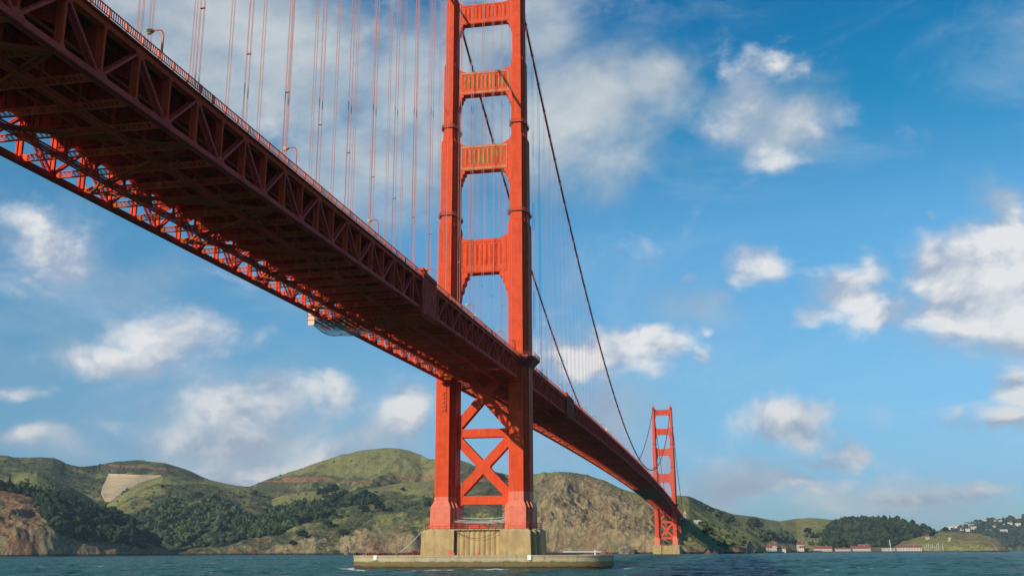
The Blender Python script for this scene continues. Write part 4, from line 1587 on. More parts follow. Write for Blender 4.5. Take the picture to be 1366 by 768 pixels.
# nearest upper node to -246.8
iu = min(range(len(side)), key=lambda i: abs(side[i] + 246.78))
off = -246.78 - side[iu]
side = [y + off for y in side]
side = [y for y in side if y < -4.0]
iu = min(range(len(side)), key=lambda i: abs(side[i] + 246.78))
DECK_S = make_deck('side span of the bridge deck passing overhead from upper left to the near tower', -1, side + [-3.9 + 3.9 * 0], iu % 2)
main = [PAN * i for i in range(1, 168)]
DECK_M = make_deck('main span of the bridge deck running from the near tower to the distant one', 1, [3.0] + main + [1277.0], 0)
north = [1283.0] + [1280 + PAN * i for i in range(1, 46)]


def small_deck():
    t = thing('bridge_deck', 'short far end of the bridge deck beyond the distant tower, reaching the hillside', 'bridge deck')
    ys = north
    for x in (13.7, -13.7):
        chord_mesh(ys, 0, x, True, []).build('lower_chord', M['truss'], t)
        chord_mesh(ys, DEPTH, x, False, []).build('upper_chord', M['truss'], t)
        for i, y in enumerate(ys):
            link('truss_post', MESH_POST, t, (x, y, zlow(y)))
            if i % 2 == 1 and i + 1 < len(ys):
                for s in (-1, 1):
                    link('truss_diagonal', MESH_DIAG[s], t, (x, y, zlow(y)))
    m = MB()
    for a, b in zip(ys[:-1], ys[1:]):
        m.bar((0, a, zlow(a) + DEPTH + 0.3), (0, b, zlow(b) + DEPTH + 0.3), 28.6, 0.7)
    m.build('road_slab', M['truss'], t)
    for y in ys:
        link('floor_beam', MESH_BEAM, t, (0, y, zlow(y)))
    for x in (14.4, -14.4):
        rail_mesh(ys, x, 1.5).build('railing', M['rail'], t)
    return t


small_deck()

# gusset brackets where the near truss meets the tower legs are part of the decks: a bearing block each side
for s in (-1, 1):
    m = MB()
    m.box(s * 13.7 - 0.9, s * 13.7 + 0.9, -9.6, -7.35, zlow(0) - 1.6, zlow(0) - 0.45)
    m.build('bearing', M['truss'], DECK_S)


# ------------------------------------------------------------------ main cables
def make_cable(x, label):
    t = thing('main_cable', label, 'cable')
    ys = np.concatenate([np.linspace(-343, 0, 60), np.linspace(0, 1280, 160)[1:], np.linspace(1280, 1623, 40)[1:]])
    m = MB()
    m.tube([(x, y, zcable(float(y))) for y in ys], 0.47, 10)
    m.build('cable_strand', M['cable'], t, smooth=True)
    m = MB()
    for y in HANG_S + HANG_M:
        z = zcable(y)
        dz = zcable(y + 0.6) - z
        m.tube([(x, y - 0.6, z - dz), (x, y + 0.6, z + dz)], 0.60, 8)
    tag(m.build('cable_band', M['cable'], t), kind='stuff')
    m = MB()
    for s in (-1, 1):
        m.tube([(x + s * 0.55, y, zcable(float(y)) + 1.35) for y in ys], 0.035, 4)
    m.build('hand_rope', M['cable'], t)


HANG_S = [y for i, y in enumerate(side) if i % 2 == iu % 2 and y < -12]
HANG_M = [15.24 * k for k in range(1, 84)]
make_cable(13.7, 'dark red main cable on the right side, sweeping down from the near tower')
make_cable(-13.7, 'dark red main cable on the left side, seen through the near tower')


# ------------------------------------------------------------------ suspender ropes
def suspender(x, y, label, group, r=0.034):
    z0 = zlow(y) + DEPTH + 0.3
    z1 = zcable(y)
    m = MB()
    for dx in (-0.30, 0.30):
        for dy in (-0.14, 0.14):
            if r < 0.05 or dy > 0:
                m.bar((dx, dy, z0), (dx, dy, z1), r * 1.8, r * 1.8)
    m.box(-0.45, 0.45, -0.3, 0.3, z0 - 0.2, z0 + 0.25)
    if z1 - z0 > 25:
        zz = z0 + 14
        m.box(-0.34, 0.34, -0.2, 0.2, zz, zz + 0.18)
    o = m.build('suspender_rope', M['rope'])
    o.location = (x, y, 0)
    tag(o, label, 'suspender rope', group)


for x, side_name in ((13.7, 'right'), (-13.7, 'left')):
    for k, y in enumerate(sorted(HANG_S, reverse=True)):
        if k < 19:
            lab = 'pale red suspender rope on the %s deck edge, %s before the near tower' % (side_name, ORD[k + 1])
        else:
            lab = 'pale red suspender rope over the nearest stretch of the %s deck edge' % side_name
        suspender(x, y, lab, 'suspender ropes of the near side span')
    for k, y in enumerate(HANG_M):
        if k < 12:
            lab = 'thin suspender rope, %s past the near tower on the %s side' % (ORD[k + 1], side_name)
            g = 'suspender ropes of the main span nearest the tower'
        else:
            lab = 'one of the fine close-set suspender ropes of the main span, %s cable' % side_name
            g = 'far suspender ropes of the main span, %s cable' % side_name
        suspender(x, y, lab, g, 0.034 if k < 12 else 0.05)


# ------------------------------------------------------------------ lamps
def make_lamp():
    t = thing('street_lamp', 'lamp', 'street lamp')
    m = MB()
    m.loft([[(-0.28, -0.28, 0), (0.28, -0.28, 0), (0.28, 0.28, 0), (-0.28, 0.28, 0)], [(-0.24, -0.24, 1.1), (0.24, -0.24, 1.1), (0.24, 0.24, 1.1), (-0.24, 0.24, 1.1)],
            [(-0.15, -0.15, 1.2), (0.15, -0.15, 1.2), (0.15, 0.15, 1.2), (-0.15, 0.15, 1.2)], [(-0.11, -0.11, 8.2), (0.11, -0.11, 8.2), (0.11, 0.11, 8.2), (-0.11, 0.11, 8.2)]])
    m.build('lamp_post', M['rail'], t)
    m = MB()
    m.tube([(0, 0, 8.1), (-0.05, 0, 8.5), (-0.3, 0, 8.85), (-0.75, 0, 9.0), (-1.5, 0, 8.98)], 0.10, 6)
    m.tube([(0, 0, 7.6), (-0.5, 0, 8.3), (-1.1, 0, 8.85)], 0.05, 5)
    m.build('lamp_arm', M['rail'], t)
    m = MB()
    m.loft([[(-1.5, -0.2, 8.85), (-1.5, 0.2, 8.85), (-1.5, 0.2, 9.12), (-1.5, -0.2, 9.12)], [(-1.9, -0.36, 8.75), (-1.9, 0.36, 8.75), (-1.9, 0.36, 9.18), (-1.9, -0.36, 9.18)],
            [(-2.6, -0.34, 8.75), (-2.6, 0.34, 8.75), (-2.6, 0.34, 9.14), (-2.6, -0.34, 9.14)], [(-2.75, -0.2, 8.8), (-2.75, 0.2, 8.8), (-2.75, 0.2, 9.0), (-2.75, -0.2, 9.0)]])
    h = m.build('lamp_head', M['yellow'], t)
    m = MB()
    m.loft([[(-1.85, -0.3, 8.75), (-2.6, -0.3, 8.75), (-2.6, 0.3, 8.75), (-1.85, 0.3, 8.75)], [(-1.95, -0.2, 8.5), (-2.5, -0.2, 8.5), (-2.5, 0.2, 8.5), (-1.95, 0.2, 8.5)]])
    m.build('lamp_lens', M['lens'], h)
    return t


lamp0 = make_lamp()
lampys = [-250.4 + 47.6 * k for k in range(-1, 33)]
first = True
cs = cm = 0
for sx, nm in ((1, 'right'), (-1, 'left')):
    ks = kn = 0
    for y in sorted(lampys, key=lambda q: (q < 0, q if q > 0 else -q)):
        if abs(y) < 12 or abs(y - 1280) < 12 or y > 1270:
            continue
        o = lamp0 if first else copy_tree(lamp0)
        first = False
        o.location = (sx * 10.0, y, zlow(y) + DEPTH + 0.5)
        o.rotation_euler.z = 0 if sx > 0 else math.pi
        if y < 0:
            kn += 1
            o['label'] = 'curved-arm street lamp on the %s of the near deck, %s before the tower' % (nm, ORD[kn])
            o['group'] = 'street lamps along the near side span'
        else:
            ks += 1
            if ks < 9:
                o['label'] = 'small curved-arm street lamp, %s past the near tower on the %s side' % (ORD[ks], nm)
            else:
                o['label'] = 'tiny far street lamp among those toward the distant tower, %s side' % nm
            o['group'] = 'street lamps along the main span'

for i, (y, dz, lab) in enumerate(((-60.0, 3.1, 'small blank white sign plate fixed to the lamp post left of the near tower'), )):
    pass


def sign_on_post(x, y, z, w, h, lab):
    t = thing('sign_plate', lab, 'sign', (x, y, z))
    m = MB()
    m.box(-w / 2, w / 2, -0.05, 0.0, 0, h)
    m.build('plate', M['white'], t)
    m = MB()
    m.box(-0.25, 0.25, 0.0, 0.06, h * 0.3, h * 0.45)
    m.build('clamp', M['dark'], t)


sign_on_post(10.0, -60.0 - 0.2, zlow(-60) + DEPTH + 0.5 + 4.2, 1.25, 1.3, 'blank white square sign plate on the lamp post left of the near tower')
sign_on_post(12.9, -14.0, zlow(-14) + DEPTH + 2.2, 0.9, 0.9, 'small cream sign plate at the railing just before the near tower')
sign_on_post(12.9, 300.0, zlow(300) + DEPTH + 2.6, 1.8, 1.6, 'tiny white sign plate above the railing far out on the main span')


# ------------------------------------------------------------------ maintenance travellers
def traveller(y0, y1, label, front, netting=True):
    t = thing('maintenance_traveller', label, 'work platform')
    yc = (y0 + y1) / 2
    zb = zlow(yc)
    # ribbed side screen over the truss on the east side, and its twin on the west
    for s, mt in ((1, front), (-1, front if not netting else M['tan'])):
        m = MB()
        x = s * 14.75
        z0, z1 = zb - 1.2, zb + 8.0
        if s < 0 and netting:
            z0, z1 = zb - 3.4, zb + 0.6
            m.box(x - 0.05, x + 0.05, y0, y0 + 4.0, z0 + 0.6, z1)
            m.box(x - 0.02, x + 1.6, y0 - 0.06, y0, z0, z1)
        else:
            for (a, b) in ((y0, y1),):
                m.add([(x, a, z0 + 0.02365 * (a - yc)), (x, b, z0 + 0.02365 * (b - yc)), (x, b, z1), (x, a, z1),
                       (x - s * 0.1, a, z0 + 0.02365 * (a - yc)), (x - s * 0.1, b, z0 + 0.02365 * (b - yc)), (x - s * 0.1, b, z1), (x - s * 0.1, a, z1)],
                      [(0, 1, 2, 3), (7, 6, 5, 4), (0, 4, 5, 1), (1, 5, 6, 2), (2, 6, 7, 3), (3, 7, 4, 0)])
            n = int((y1 - y0) / 0.9)
            for i in range(n + 1):
                y = y0 + (y1 - y0) * i / n
                m.box(min(x, x + s * 0.22) + 0.001, max(x, x + s * 0.22), y - 0.12, y + 0.12, z0 + 0.3, z1 - 0.1)
        m.build('side_screen', mt, t)
    m = MB()
    for y in (y0, y0 + 4, y1 - 4, y1):
        for z in (zb - 2.1, zb - 1.0):
            m.box(-15.2, 15.2, y - 0.12, y + 0.12, z - 0.08, z + 0.08)
        m.lace((-15, y, zb - 2.05), (15, y, zb - 2.05), (0, 0, 1.0), 0.1, 1.2, cross=True)
    for x in (-15, -10, -5, 0, 5, 10, 15):
        m.box(x - 0.1, x + 0.1, y0 + 0.1, y1 - 0.1, zb - 2.12, zb - 1.96)
    m.build('platform_truss', M['truss'], t)
    m = MB()
    for i in range(18):
        x = -14 + i * 1.65
        m.box(x - 0.5, x + 0.5, y0 + 0.2, y1 - 0.2, zb - 1.90, zb - 1.82)
    m.build('platform_planks', M['olive'], t)
    m = MB()
    m.box(12.9, 15.0, y0 + 0.4, y1 - 0.2, zb + TOP - 1.0, zb + TOP + 0.05)
    m.box(13.2, 14.9, y0 - 0.1, y0 + 3.5, zb + TOP + 0.05, zb + TOP + 0.7)
    m.build('winch_housing', M['truss'], t)
    if netting:
        # sagging debris net slung below the west end
        n, k = 14, 10
        vs = []
        for i in range(n + 1):
            for j in range(k + 1):
                a, b_ = i / n, j / k
                x = -15.2 + 9.0 * b_
                y = y0 + 0.5 + 25.0 * a
                z = zlow(y) - 0.8 - 2.3 * math.sin(math.pi * min(1, a * 1.02)) ** 0.7 * (1 - 0.75 * b_) - 0.6 * math.sin(math.pi * b_)
                vs.append((x, y, z))
        fs = [(i * (k + 1) + j, i * (k + 1) + j + 1, (i + 1) * (k + 1) + j + 1, (i + 1) * (k + 1) + j) for i in range(n) for j in range(k)]
        m = MB()
        m.add(vs, fs)
        m.build('debris_net', M['net'], t, smooth=True)
        m = MB()
        for i in range(n):
            m.bar(vs[i * (k + 1)], vs[(i + 1) * (k + 1)], 0.14, 0.14)
            if i % 3 == 0:
                for j in range(k):
                    m.bar(vs[i * (k + 1) + j], vs[i * (k + 1) + j + 1], 0.08, 0.08)
        m.build('net_rope', M['dark'], t)
    return t


traveller(-134.2, -121.8, 'grey ribbed maintenance traveller wrapped round the near deck, with blue debris net below', M['grey'])
traveller(112.0, 135.5, 'green-grey ribbed maintenance traveller on the main span just past the near tower', M['greygreen'], netting=False)
t = thing('soffit_screen', 'green-grey sheeted work screen under the main span close to the distant tower', 'work platform')
m = MB()
n = 8
ya, yb = 800, 1010
for i in range(n):
    a, b_ = ya + (yb - ya) * i / n, ya + (yb - ya) * (i + 1) / n
    m.bar((0, a + 0.1, zlow(a) - 1.3), (0, b_ - 0.1, zlow(b_) - 1.3), 26, 0.15)
m.build('sheeting', M['greygreen'], t)
for i in range(n + 1):
    m = MB()
    a = ya + (yb - ya) * i / n
    m.box(-13.4, 13.4, a - 0.2, a + 0.2, zlow(a) - 1.2, zlow(a) - 0.8)
    m.build('support_beam', M['truss'], t)
t = thing('net_outrigger', 'thin pale net frame sticking out from the left edge of the main span', 'net frame', (0, 78, zlow(118) - zlow(40)))
m = MB()
for y in (40.0, 52.0, 64.0):
    m.bar((-14.4, y, zlow(y) - 0.9), (-19.5, y, zlow(y) - 0.8), 0.15, 0.15)
m.bar((-19.5, 40, zlow(40) - 0.8), (-19.5, 64, zlow(64) - 0.8), 0.15, 0.15)
m.build('net_frame', M['dark'], t)
m = MB()
m.add([(-14.5, 40, zlow(40) - 0.95), (-19.4, 40, zlow(40) - 0.85), (-19.4, 64, zlow(64) - 0.85), (-14.5, 64, zlow(64) - 0.95)], [(0, 1, 2, 3)])
m.build('net_sheet', M['net'], t)


# ------------------------------------------------------------------ north shore supports
def z_ground(x, y):
    best = -3.0
    for b in TREES_BVH:
        h = b.ray_cast(Vector((x, y, 900)), Vector((0, 0, -1)), 2000)
        if h[0] is not None:
            best = max(best, h[0].z)
    return best


for s in (-1, 1):
    t = thing('bridge_pylon', 'small pale concrete pylon at the %s of the deck behind the distant tower' % ('right' if s > 0 else 'left'), 'pylon', (s * 17.5, 1628, 0))
    zg = -2
    m = MB()
    m.loft([[(-4.2, -6, zg), (4.2, -6, zg), (4.2, 6, zg), (-4.2, 6, zg)], [(-3.2, -5, 62), (3.2, -5, 62), (3.2, 5, 62), (-3.2, 5, 62)]])
    m.build('pylon_shaft', M['pylon'], t)
    m = MB()
    m.box(-3.8, 3.8, -5.6, 5.6, 62, 63.2)
    m.box(-2.8, 2.8, -4.4, 4.4, 63.2, 75)
    m.box(-2.1, 2.1, -3.5, 3.5, 75, 77.5)
    m.build('pylon_head', M['pylon'], t)
t = thing('steel_bent', 'shaded cross-braced steel support standing behind the distant tower', 'bridge support', (0, 1470, 0))
zt = zlow(1470) - 0.4
zg = 3.0
for s in (-1, 1):
    m = MB()
    m.bar((s * 15, 0, zg), (s * 13, 0, zt), 2.2, 2.6, up=(0, 1, 0))
    m.build('bent_leg', M['olive'], t)
for i in range(3):
    za = zg + (zt - zg) * i / 3
    zb = zg + (zt - zg) * (i + 1) / 3
    m = MB()
    m.bar((-14.5, 0, za), (14, 0, zb), 1.0, 1.1, up=(0, 1, 0))
    m.bar((14.5, 0.02, za), (-14, 0.02, zb), 1.01, 1.12, up=(0, 1, 0))
    m.bar((-14, 0.03, zb), (14, 0.03, zb), 1.02, 1.2, up=(0, 1, 0))
    m.build('bent_brace', M['olive'], t)


# ------------------------------------------------------------------ rocks
def rock(u, v, dist, w, h, label, seed, mat):
    x, y = ground(u, dist)
    rnd = random.Random(seed)
    n = 18
    rings = []
    lv = 9
    for k in range(lv):
        f = k / (lv - 1)
        rr = (1 - f) ** 0.75 + 0.04
        rings.append([(x + math.cos(2 * math.pi * i / n) * w / 2 * rr * (0.72 + 0.5 * rnd.random()), y + math.sin(2 * math.pi * i / n) * w / 2 * rr * (0.72 + 0.5 * rnd.random()),
                       -2 + (h + 2) * f + rnd.uniform(-0.05, 0.05) * h) for i in range(n)])
    m = MB()
    m.loft(rings)
    tag(m.build('sea_rock', mat, smooth=False), label, 'rock')


def rock_mat(name, a, b):
    m, N, bs = material(name)
    geo = N.new('ShaderNodeNewGeometry')
    n = N.noise(geo.outputs['Position'], 0.35, 8, 0.7, 1.0)
    N.l.new(N.mix(N.rng(n, 0.35, 0.65), a, b), bs.inputs['Base Color'])
    bs.inputs['Roughness'].default_value = 0.95
    bp = N.new('ShaderNodeBump')
    bp.inputs['Distance'].default_value = 1.5
    N.l.new(n, bp.inputs['Height'])
    N.l.new(bp.outputs[0], bs.inputs['Normal'])
    return m


M['rock'] = rock_mat('weathered_rock', (0.10, 0.075, 0.05), (0.34, 0.27, 0.19))
M['rock_red'] = rock_mat('rusty_rock', (0.08, 0.04, 0.025), (0.26, 0.12, 0.07))
rock(947, 733, 1705, 18, 9, 'low rusty brown sea rock just right of the distant tower', 5, M['rock_red'])
rock(955, 733, 1700, 11, 12, 'pale lumpy sea rock behind the rusty one', 6, M['rock'])
rock(962, 733, 1712, 9, 10, 'small pale sea rock at the right end of the rusty outcrop', 8, M['rock'])
rock(1001, 733, 1850, 16, 21, 'pointed grey-brown sea stack, the tallest rock on the right-hand shore', 7, M['rock'])
rock(836, 733, 1680, 30, 17, 'dark guano-splashed rock at the foot of the brown cliff left of the distant tower', 9, M['rock'])
rock(806, 733, 1690, 16, 9, 'low grey rock at the foot of the brown cliff', 10, M['rock'])
rock(463, 733, 1735, 10, 15, 'narrow dark rock against the cliff left of the near pier', 12, M['rock'])


# ------------------------------------------------------------------ catchment slab on the hillside
def lerp_poly(P, s):
    n = len(P) - 1
    k = min(int(s * n), n - 1)
    f = s * n - k
    return P[k][0] * (1 - f) + P[k + 1][0] * f, P[k][1] * (1 - f) + P[k + 1][1] * f


lft = [(145, 631.5), (141, 640), (137, 649), (134.5, 656), (138, 662), (146, 675)]
rgt = [(215, 633.5), (210, 640), (200, 650), (190, 658), (172, 666), (150, 677)]
ns, nr = 26, 30
lft = [(a + 0.5 * math.sin(i * 2.3), b) for i, (a, b) in enumerate(lft)]
V = []
for i in range(ns + 1):
    a = lerp_poly(lft, i / ns)
    b = lerp_poly(rgt, i / ns)
    for j in range(nr + 1):
        uu = a[0] + (b[0] - a[0]) * j / nr
        vv = a[1] + (b[1] - a[1]) * j / nr
        # a smooth sheet over the slope
        dd = 2950 - 620 * (i / ns)
        h = cast(uu, vv, [BACK])
        if h is None:
            h = Vector((*ground(uu, dd), height_at(uu, vv, dd)))
        V.append(h)
G = [[V[i * (nr + 1) + j] for j in range(nr + 1)] for i in range(ns + 1)]
rng_ = [[(p - Vector(CAM)).length for p in row] for row in G]
for _ in range(30):
    rng_ = [[sum(rng_[ii][jj] for ii in (max(i - 1, 0), i, min(i + 1, ns)) for jj in (max(j - 1, 0), j, min(j + 1, nr))) / 9 for j in range(nr + 1)] for i in range(ns + 1)]
m = MB()
vs = []
for i in range(ns + 1):
    a = lerp_poly(lft, i / ns)
    b = lerp_poly(rgt, i / ns)
    for j in range(nr + 1):
        d = ray(a[0] + (b[0] - a[0]) * j / nr, a[1] + (b[1] - a[1]) * j / nr).normalized()
        vs.append(Vector(CAM) + d * (rng_[i][j] - 45))
m.add(vs, [(i * (nr + 1) + j, (i + 1) * (nr + 1) + j, (i + 1) * (nr + 1) + j + 1, i * (nr + 1) + j + 1) for i in range(ns) for j in range(nr)])
# thickness below the sheet
base = len(m.v)
o = m.build('catchment_slab', M['paving'])
sol = o.modifiers.new('thick', 'SOLIDIFY')
sol.thickness = 3.0
sol.offset = -1
tag(o, 'pale sandy paved slope like a fan on the green hillside at upper left', 'paved slope')


# ------------------------------------------------------------------ buildings
def building(u, dist, w, d, h, rz, label, roofmat, wallmat, roof=2.5, nwin=6, z0=None, group=None, hip=False):
    x, y = ground(u, dist)
    if dist in (2115, 2190, 2170, 2430, 2420, 2470, 2445, 2440, 2450, 2490, 2500):
        z0 = 2.6
    z = z_ground(x, y) if z0 is None else z0
    ang = math.atan2(-(x - CAM[0]), y - CAM[1]) + rz
    t = thing('building', label, 'building', (x, y, z - 0.3), ang, group)
    m = MB()
    m.box(-w / 2, w / 2, -d / 2, d / 2, -3, h)
    m.prism([(-d / 2, h), (d / 2, h), (0, h + roof * 0.96)], 'x', -w / 2 + 0.001, w / 2 - 0.001)
    m.build('wall', wallmat, t)
    m = MB()
    e = 0.8
    for s in (-1, 1):
        vs = [(-w / 2 - e, s * (d / 2 + e), h - 0.4), (w / 2 + e, s * (d / 2 + e), h - 0.4), (w / 2 + e - (d / 3 if hip else 0), 0, h + roof), (-w / 2 - e + (d / 3 if hip else 0), 0, h + roof)]
        vt = [(a, b, c + 0.35) for a, b, c in vs]
        f = [(0, 1, 2, 3), (7, 6, 5, 4), (0, 4, 5, 1), (1, 5, 6, 2), (2, 6, 7, 3), (3, 7, 4, 0)]
        m.add(vs + vt, f)
    m.build('roof', roofmat, t)
    for i in range(nwin):
        xx = -w / 2 + w * (i + 0.5) / nwin
        for fl in range(max(1, int(h // 4))):
            m = MB()
            z1 = 1.4 + fl * 3.6
            m.box(xx - 0.7, xx + 0.7, -d / 2 - 0.06, -d / 2 + 0.05, z1, z1 + 1.8)
            m.build('window', M['window'], t)
    m = MB()
    m.box(w * 0.2 - 0.6, w * 0.2 + 0.6, -0.6 + d * 0.12, 0.6 + d * 0.12, h + roof * 0.3, h + roof + 1.8)
    m.build('chimney', M['cream'], t)
    return t


FB = 'waterside buildings of the far right shore'
building(1026, 2115, 10, 8, 8, 0.2, 'small white house with steep red roof, leftmost of the far shore buildings', M['redroof'], M['wash'], 4, 2, group=FB)
building(1040, 2190, 24, 11, 6, 0.0, 'cream waterside shed with low red roof beside the small white house', M['redroof'], M['cream'], 3, 5, group=FB)
building(1033, 2170, 9, 8, 12, 0.1, 'white gabled house half hidden behind the cream shed', M['redroof'], M['wash'], 4, 2, group=FB)
building(1068, 2520, 16, 11, 15, 0.1, 'tall cream house with dark red roof standing among trees on the far shore', M['redroof'], M['cream'], 4, 4, group=FB)
building(1070, 2445, 10, 8, 8, -0.2, 'small cream cottage in front of the tall tree-framed house', M['redroof'], M['cream'], 4, 2, group=FB)
building(1098, 2430, 38, 14, 6, 0.0, 'long red-roofed shed, left one of the long waterside sheds', M['redroof'], M['wash'], 5, 8, group=FB)
building(1121, 2440, 44, 12, 5, 0.0, 'long low white shed with thin red roof between two taller red roofs', M['redroof'], M['wash'], 2.5, 10, group=FB)
building(1148, 2450, 42, 14, 6, 0.05, 'large red-roofed building to the right of the low white shed', M['redroof'], M['wash'], 5, 8, group=FB)
building(1153, 2490, 26, 12, 11, 0.05, 'taller red-roofed block rising behind the large red-roofed building', M['redroof'], M['cream'], 4, 5, group=FB)
building(1185, 2440, 26, 9, 4, 0.0, 'low white shed at the foot of the tall white mast', M['wash'], M['wash'], 2, 5, group=FB)
building(1213, 2500, 52, 14, 8, 0.0, 'bright white hall with shallow red roof under the green point', M['redroof'], M['wash'], 4, 9, group=FB)
building(1239, 2640, 8, 7, 5, 0.3, 'lone small white house on the grassy point', M['redroof'], M['wash'], 2.5, 2, group=FB)
building(1268, 2620, 5, 5, 4, 0.0, 'tiny white hut low on the grassy point', M['wash'], M['wash'], 1.5, 1, group=FB)
building(932, 2050, 13, 8, 5, 0.1, 'small cream hut on the hillside above the far end of the bridge', M['cream'], M['cream'], 2, 3, group=FB)
building(588, 1850, 5, 4, 4, 0.1, 'tiny white hut on the slope seen just right of the near tower leg', M['wash'], M['wash'], 1.5, 1) if False else None

HB = 'houses scattered on the distant wooded hill'
hs = [(1258, 706), (1264, 705), (1272, 706.5), (1287, 708), (1294, 709), (1302, 707), (1334, 698), (1338, 697), (1345, 704), (1352, 700), (1362, 702), (1321, 711), (1358, 712),
      (1307, 700.5), (1318, 697.5), (1328, 694), (1349, 694), (1363, 694), (1313, 704), (1275, 710), (1342, 711), (1330, 705), (1280, 704.5), (1291, 702.5), (1300, 703)]
for i, (u, v) in enumerate(hs):
    h = cast(u, v)
    if h is None:
        continue
    d = math.hypot(h.x - CAM[0], h.y - CAM[1])
    if d < 4000:
        continue
    rr = random.Random(i)
    building(u, d, rr.uniform(14, 30), 12, rr.uniform(6, 11), rr.uniform(-0.5, 0.5), 'tiny pale house among the scattered houses on the distant wooded hill',
             M['cream'] if i % 3 else M['redroof'], M['wash'] if i % 2 else M['cream'], 3, 3, z0=h.z + 5, group=HB)

# long quay with dark face and a pier shed
t = thing('quay', 'long low dark quay wall in front of the far shore buildings', 'quay')
m = MB()
for a, b in zip(range(1018, 1290, 8), range(1026, 1298, 8)):
    p = ground(a, 2040 + min(1, max(0, (a - 1018) / 60)) * 345)
    q = ground(b, 2040 + min(1, max(0, (b - 1018) / 60)) * 345)
    m.bar((p[0], p[1], 0.8), (q[0], q[1], 0.8), 7, 3.4)
m.build('quay_wall', M['dark'], t)
t = thing('jetty', 'short dark jetty standing off the quay', 'jetty')
m = MB()
p, q = ground(1080, 2330), ground(1096, 2335)
m.bar((p[0], p[1], 3.2), (q[0], q[1], 3.2), 6, 1.2)
m.build('jetty_deck', M['dark'], t)
for i in range(7):
    m = MB()
    f = i / 6
    x, y = p[0] + (q[0] - p[0]) * f, p[1] + (q[1] - p[1]) * f
    m.box(x - 0.5, x + 0.5, y - 0.5, y + 0.5, -2, 2.6)
    m.build('pile', M['dark'], t)

# masts and boats
x, y = ground(1188, 2425)
t = thing('flag_mast', 'tall white mast rising above the low white shed on the far shore', 'mast', (x, y, 2.5))
m = MB()
m.tube([(0, 0, 0), (0, 0, 23)], 0.55, 6)
m.build('mast_pole', M['white'], t)
m = MB()
m.bar((-3, 0, 15), (3, 0, 15), 0.4, 0.4)
m.build('yard_arm', M['white'], t)
yrd = ['leftmost', 'second from the left', 'third from the left', 'fourth from the left', 'fifth from the left', 'fifth from the right', 'fourth from the right', 'third from the right', 'second from the right', 'rightmost']
for i in range(10):
    x, y = ground(1234 + i * 2.7, 2420 + (i % 3) * 12)
    t = thing('sailing_boat', 'moored white sailing boat, %s of the row below the grassy point' % yrd[i], 'sailing boat', (x, y, 0), 0.3 * (i % 4), 'moored sailing boats')
    m = MB()
    m.loft([[(-0.6, -3.5, 0.2), (0.6, -3.5, 0.2), (0.5, 3, 0.2), (0, 5.5, 0.6), (-0.5, 3, 0.2)], [(-1.4, -4.5, 1.8), (1.4, -4.5, 1.8), (1.2, 3, 1.9), (0, 6, 2.2), (-1.2, 3, 1.9)]])
    m.build('hull', M['white'], t)
    m = MB()
    m.tube([(0, 0.5, 1.8), (0, 0.5, 1.8 + 11 + (i * 7 % 5) * 1.6)], 0.28, 5)
    m.build('mast', M['white'], t)
    m = MB()
    m.box(-0.8, 0.8, -2.5, 1.5, 1.82, 2.6)
    m.build('cabin', M['cream'], t)


# ------------------------------------------------------------------ vegetation
def blob(rnd, r, h, rough=0.35, sub=2):
    """one crown: a lumpy, ragged ball with its outline broken up"""
    import bmesh
    bm = bmesh.new()
    bmesh.ops.create_icosphere(bm, subdivisions=sub, radius=1.0)
    ph = [rnd.uniform(0, 6.28) for _ in range(6)]
    for v in bm.verts:
        c = v.co
        k = 1 + rough * (0.45 * math.sin(3.1 * c.x + ph[0]) * math.sin(2.7 * c.y + ph[1]) + 0.5 * math.sin(5.3 * c.z + ph[2] + 3 * c.x) + rnd.uniform(-0.55, 0.55))
        v.co = Vector((c.x * r * k, c.y * r * k, h * 0.5 + c.z * h * 0.5 * k))
    vs = [tuple(v.co) for v in bm.verts]
    fs = [tuple(v.index for v in f.verts) for f in bm.faces]
    bm.free()
    return vs, fs


RND = random.Random(3)
CROWNS = []
for i in range(14):
    r = 1.0
    vs, fs = [], []
    k = RND.choice((3, 4, 5))
    for j in range(k):
        a = RND.uniform(0, 6.28)
        o = RND.uniform(0.15, 0.55)
        sz = RND.uniform(0.5, 0.8)
        v, f = blob(RND, sz, sz * RND.uniform(1.3, 1.9), 0.5, 1)
        dx, dy, dz = math.cos(a) * o, math.sin(a) * o, RND.uniform(0, 0.75)
        n = len(vs)
        vs += [(p[0] + dx, p[1] + dy, p[2] + dz) for p in v]
        fs += [tuple(q + n for q in t_) for t_ in f]
    CROWNS.append((vs, fs))
CONES = []
for i in range(6):
    v, f = blob(RND, 0.62, 2.6, 0.5, 2)
    CONES.append(([(p[0] * (1.25 - p[2] * 0.42), p[1] * (1.25 - p[2] * 0.42), p[2]) for p in v], f))


def in_poly(u, v, P):
    c = False
    j = len(P) - 1
    for i in range(len(P)):
        if (P[i][1] > v) != (P[j][1] > v) and u < (P[j][0] - P[i][0]) * (v - P[i][1]) / (P[j][1] - P[i][1] + 1e-9) + P[i][0]:
            c = not c
        j = i
    return c


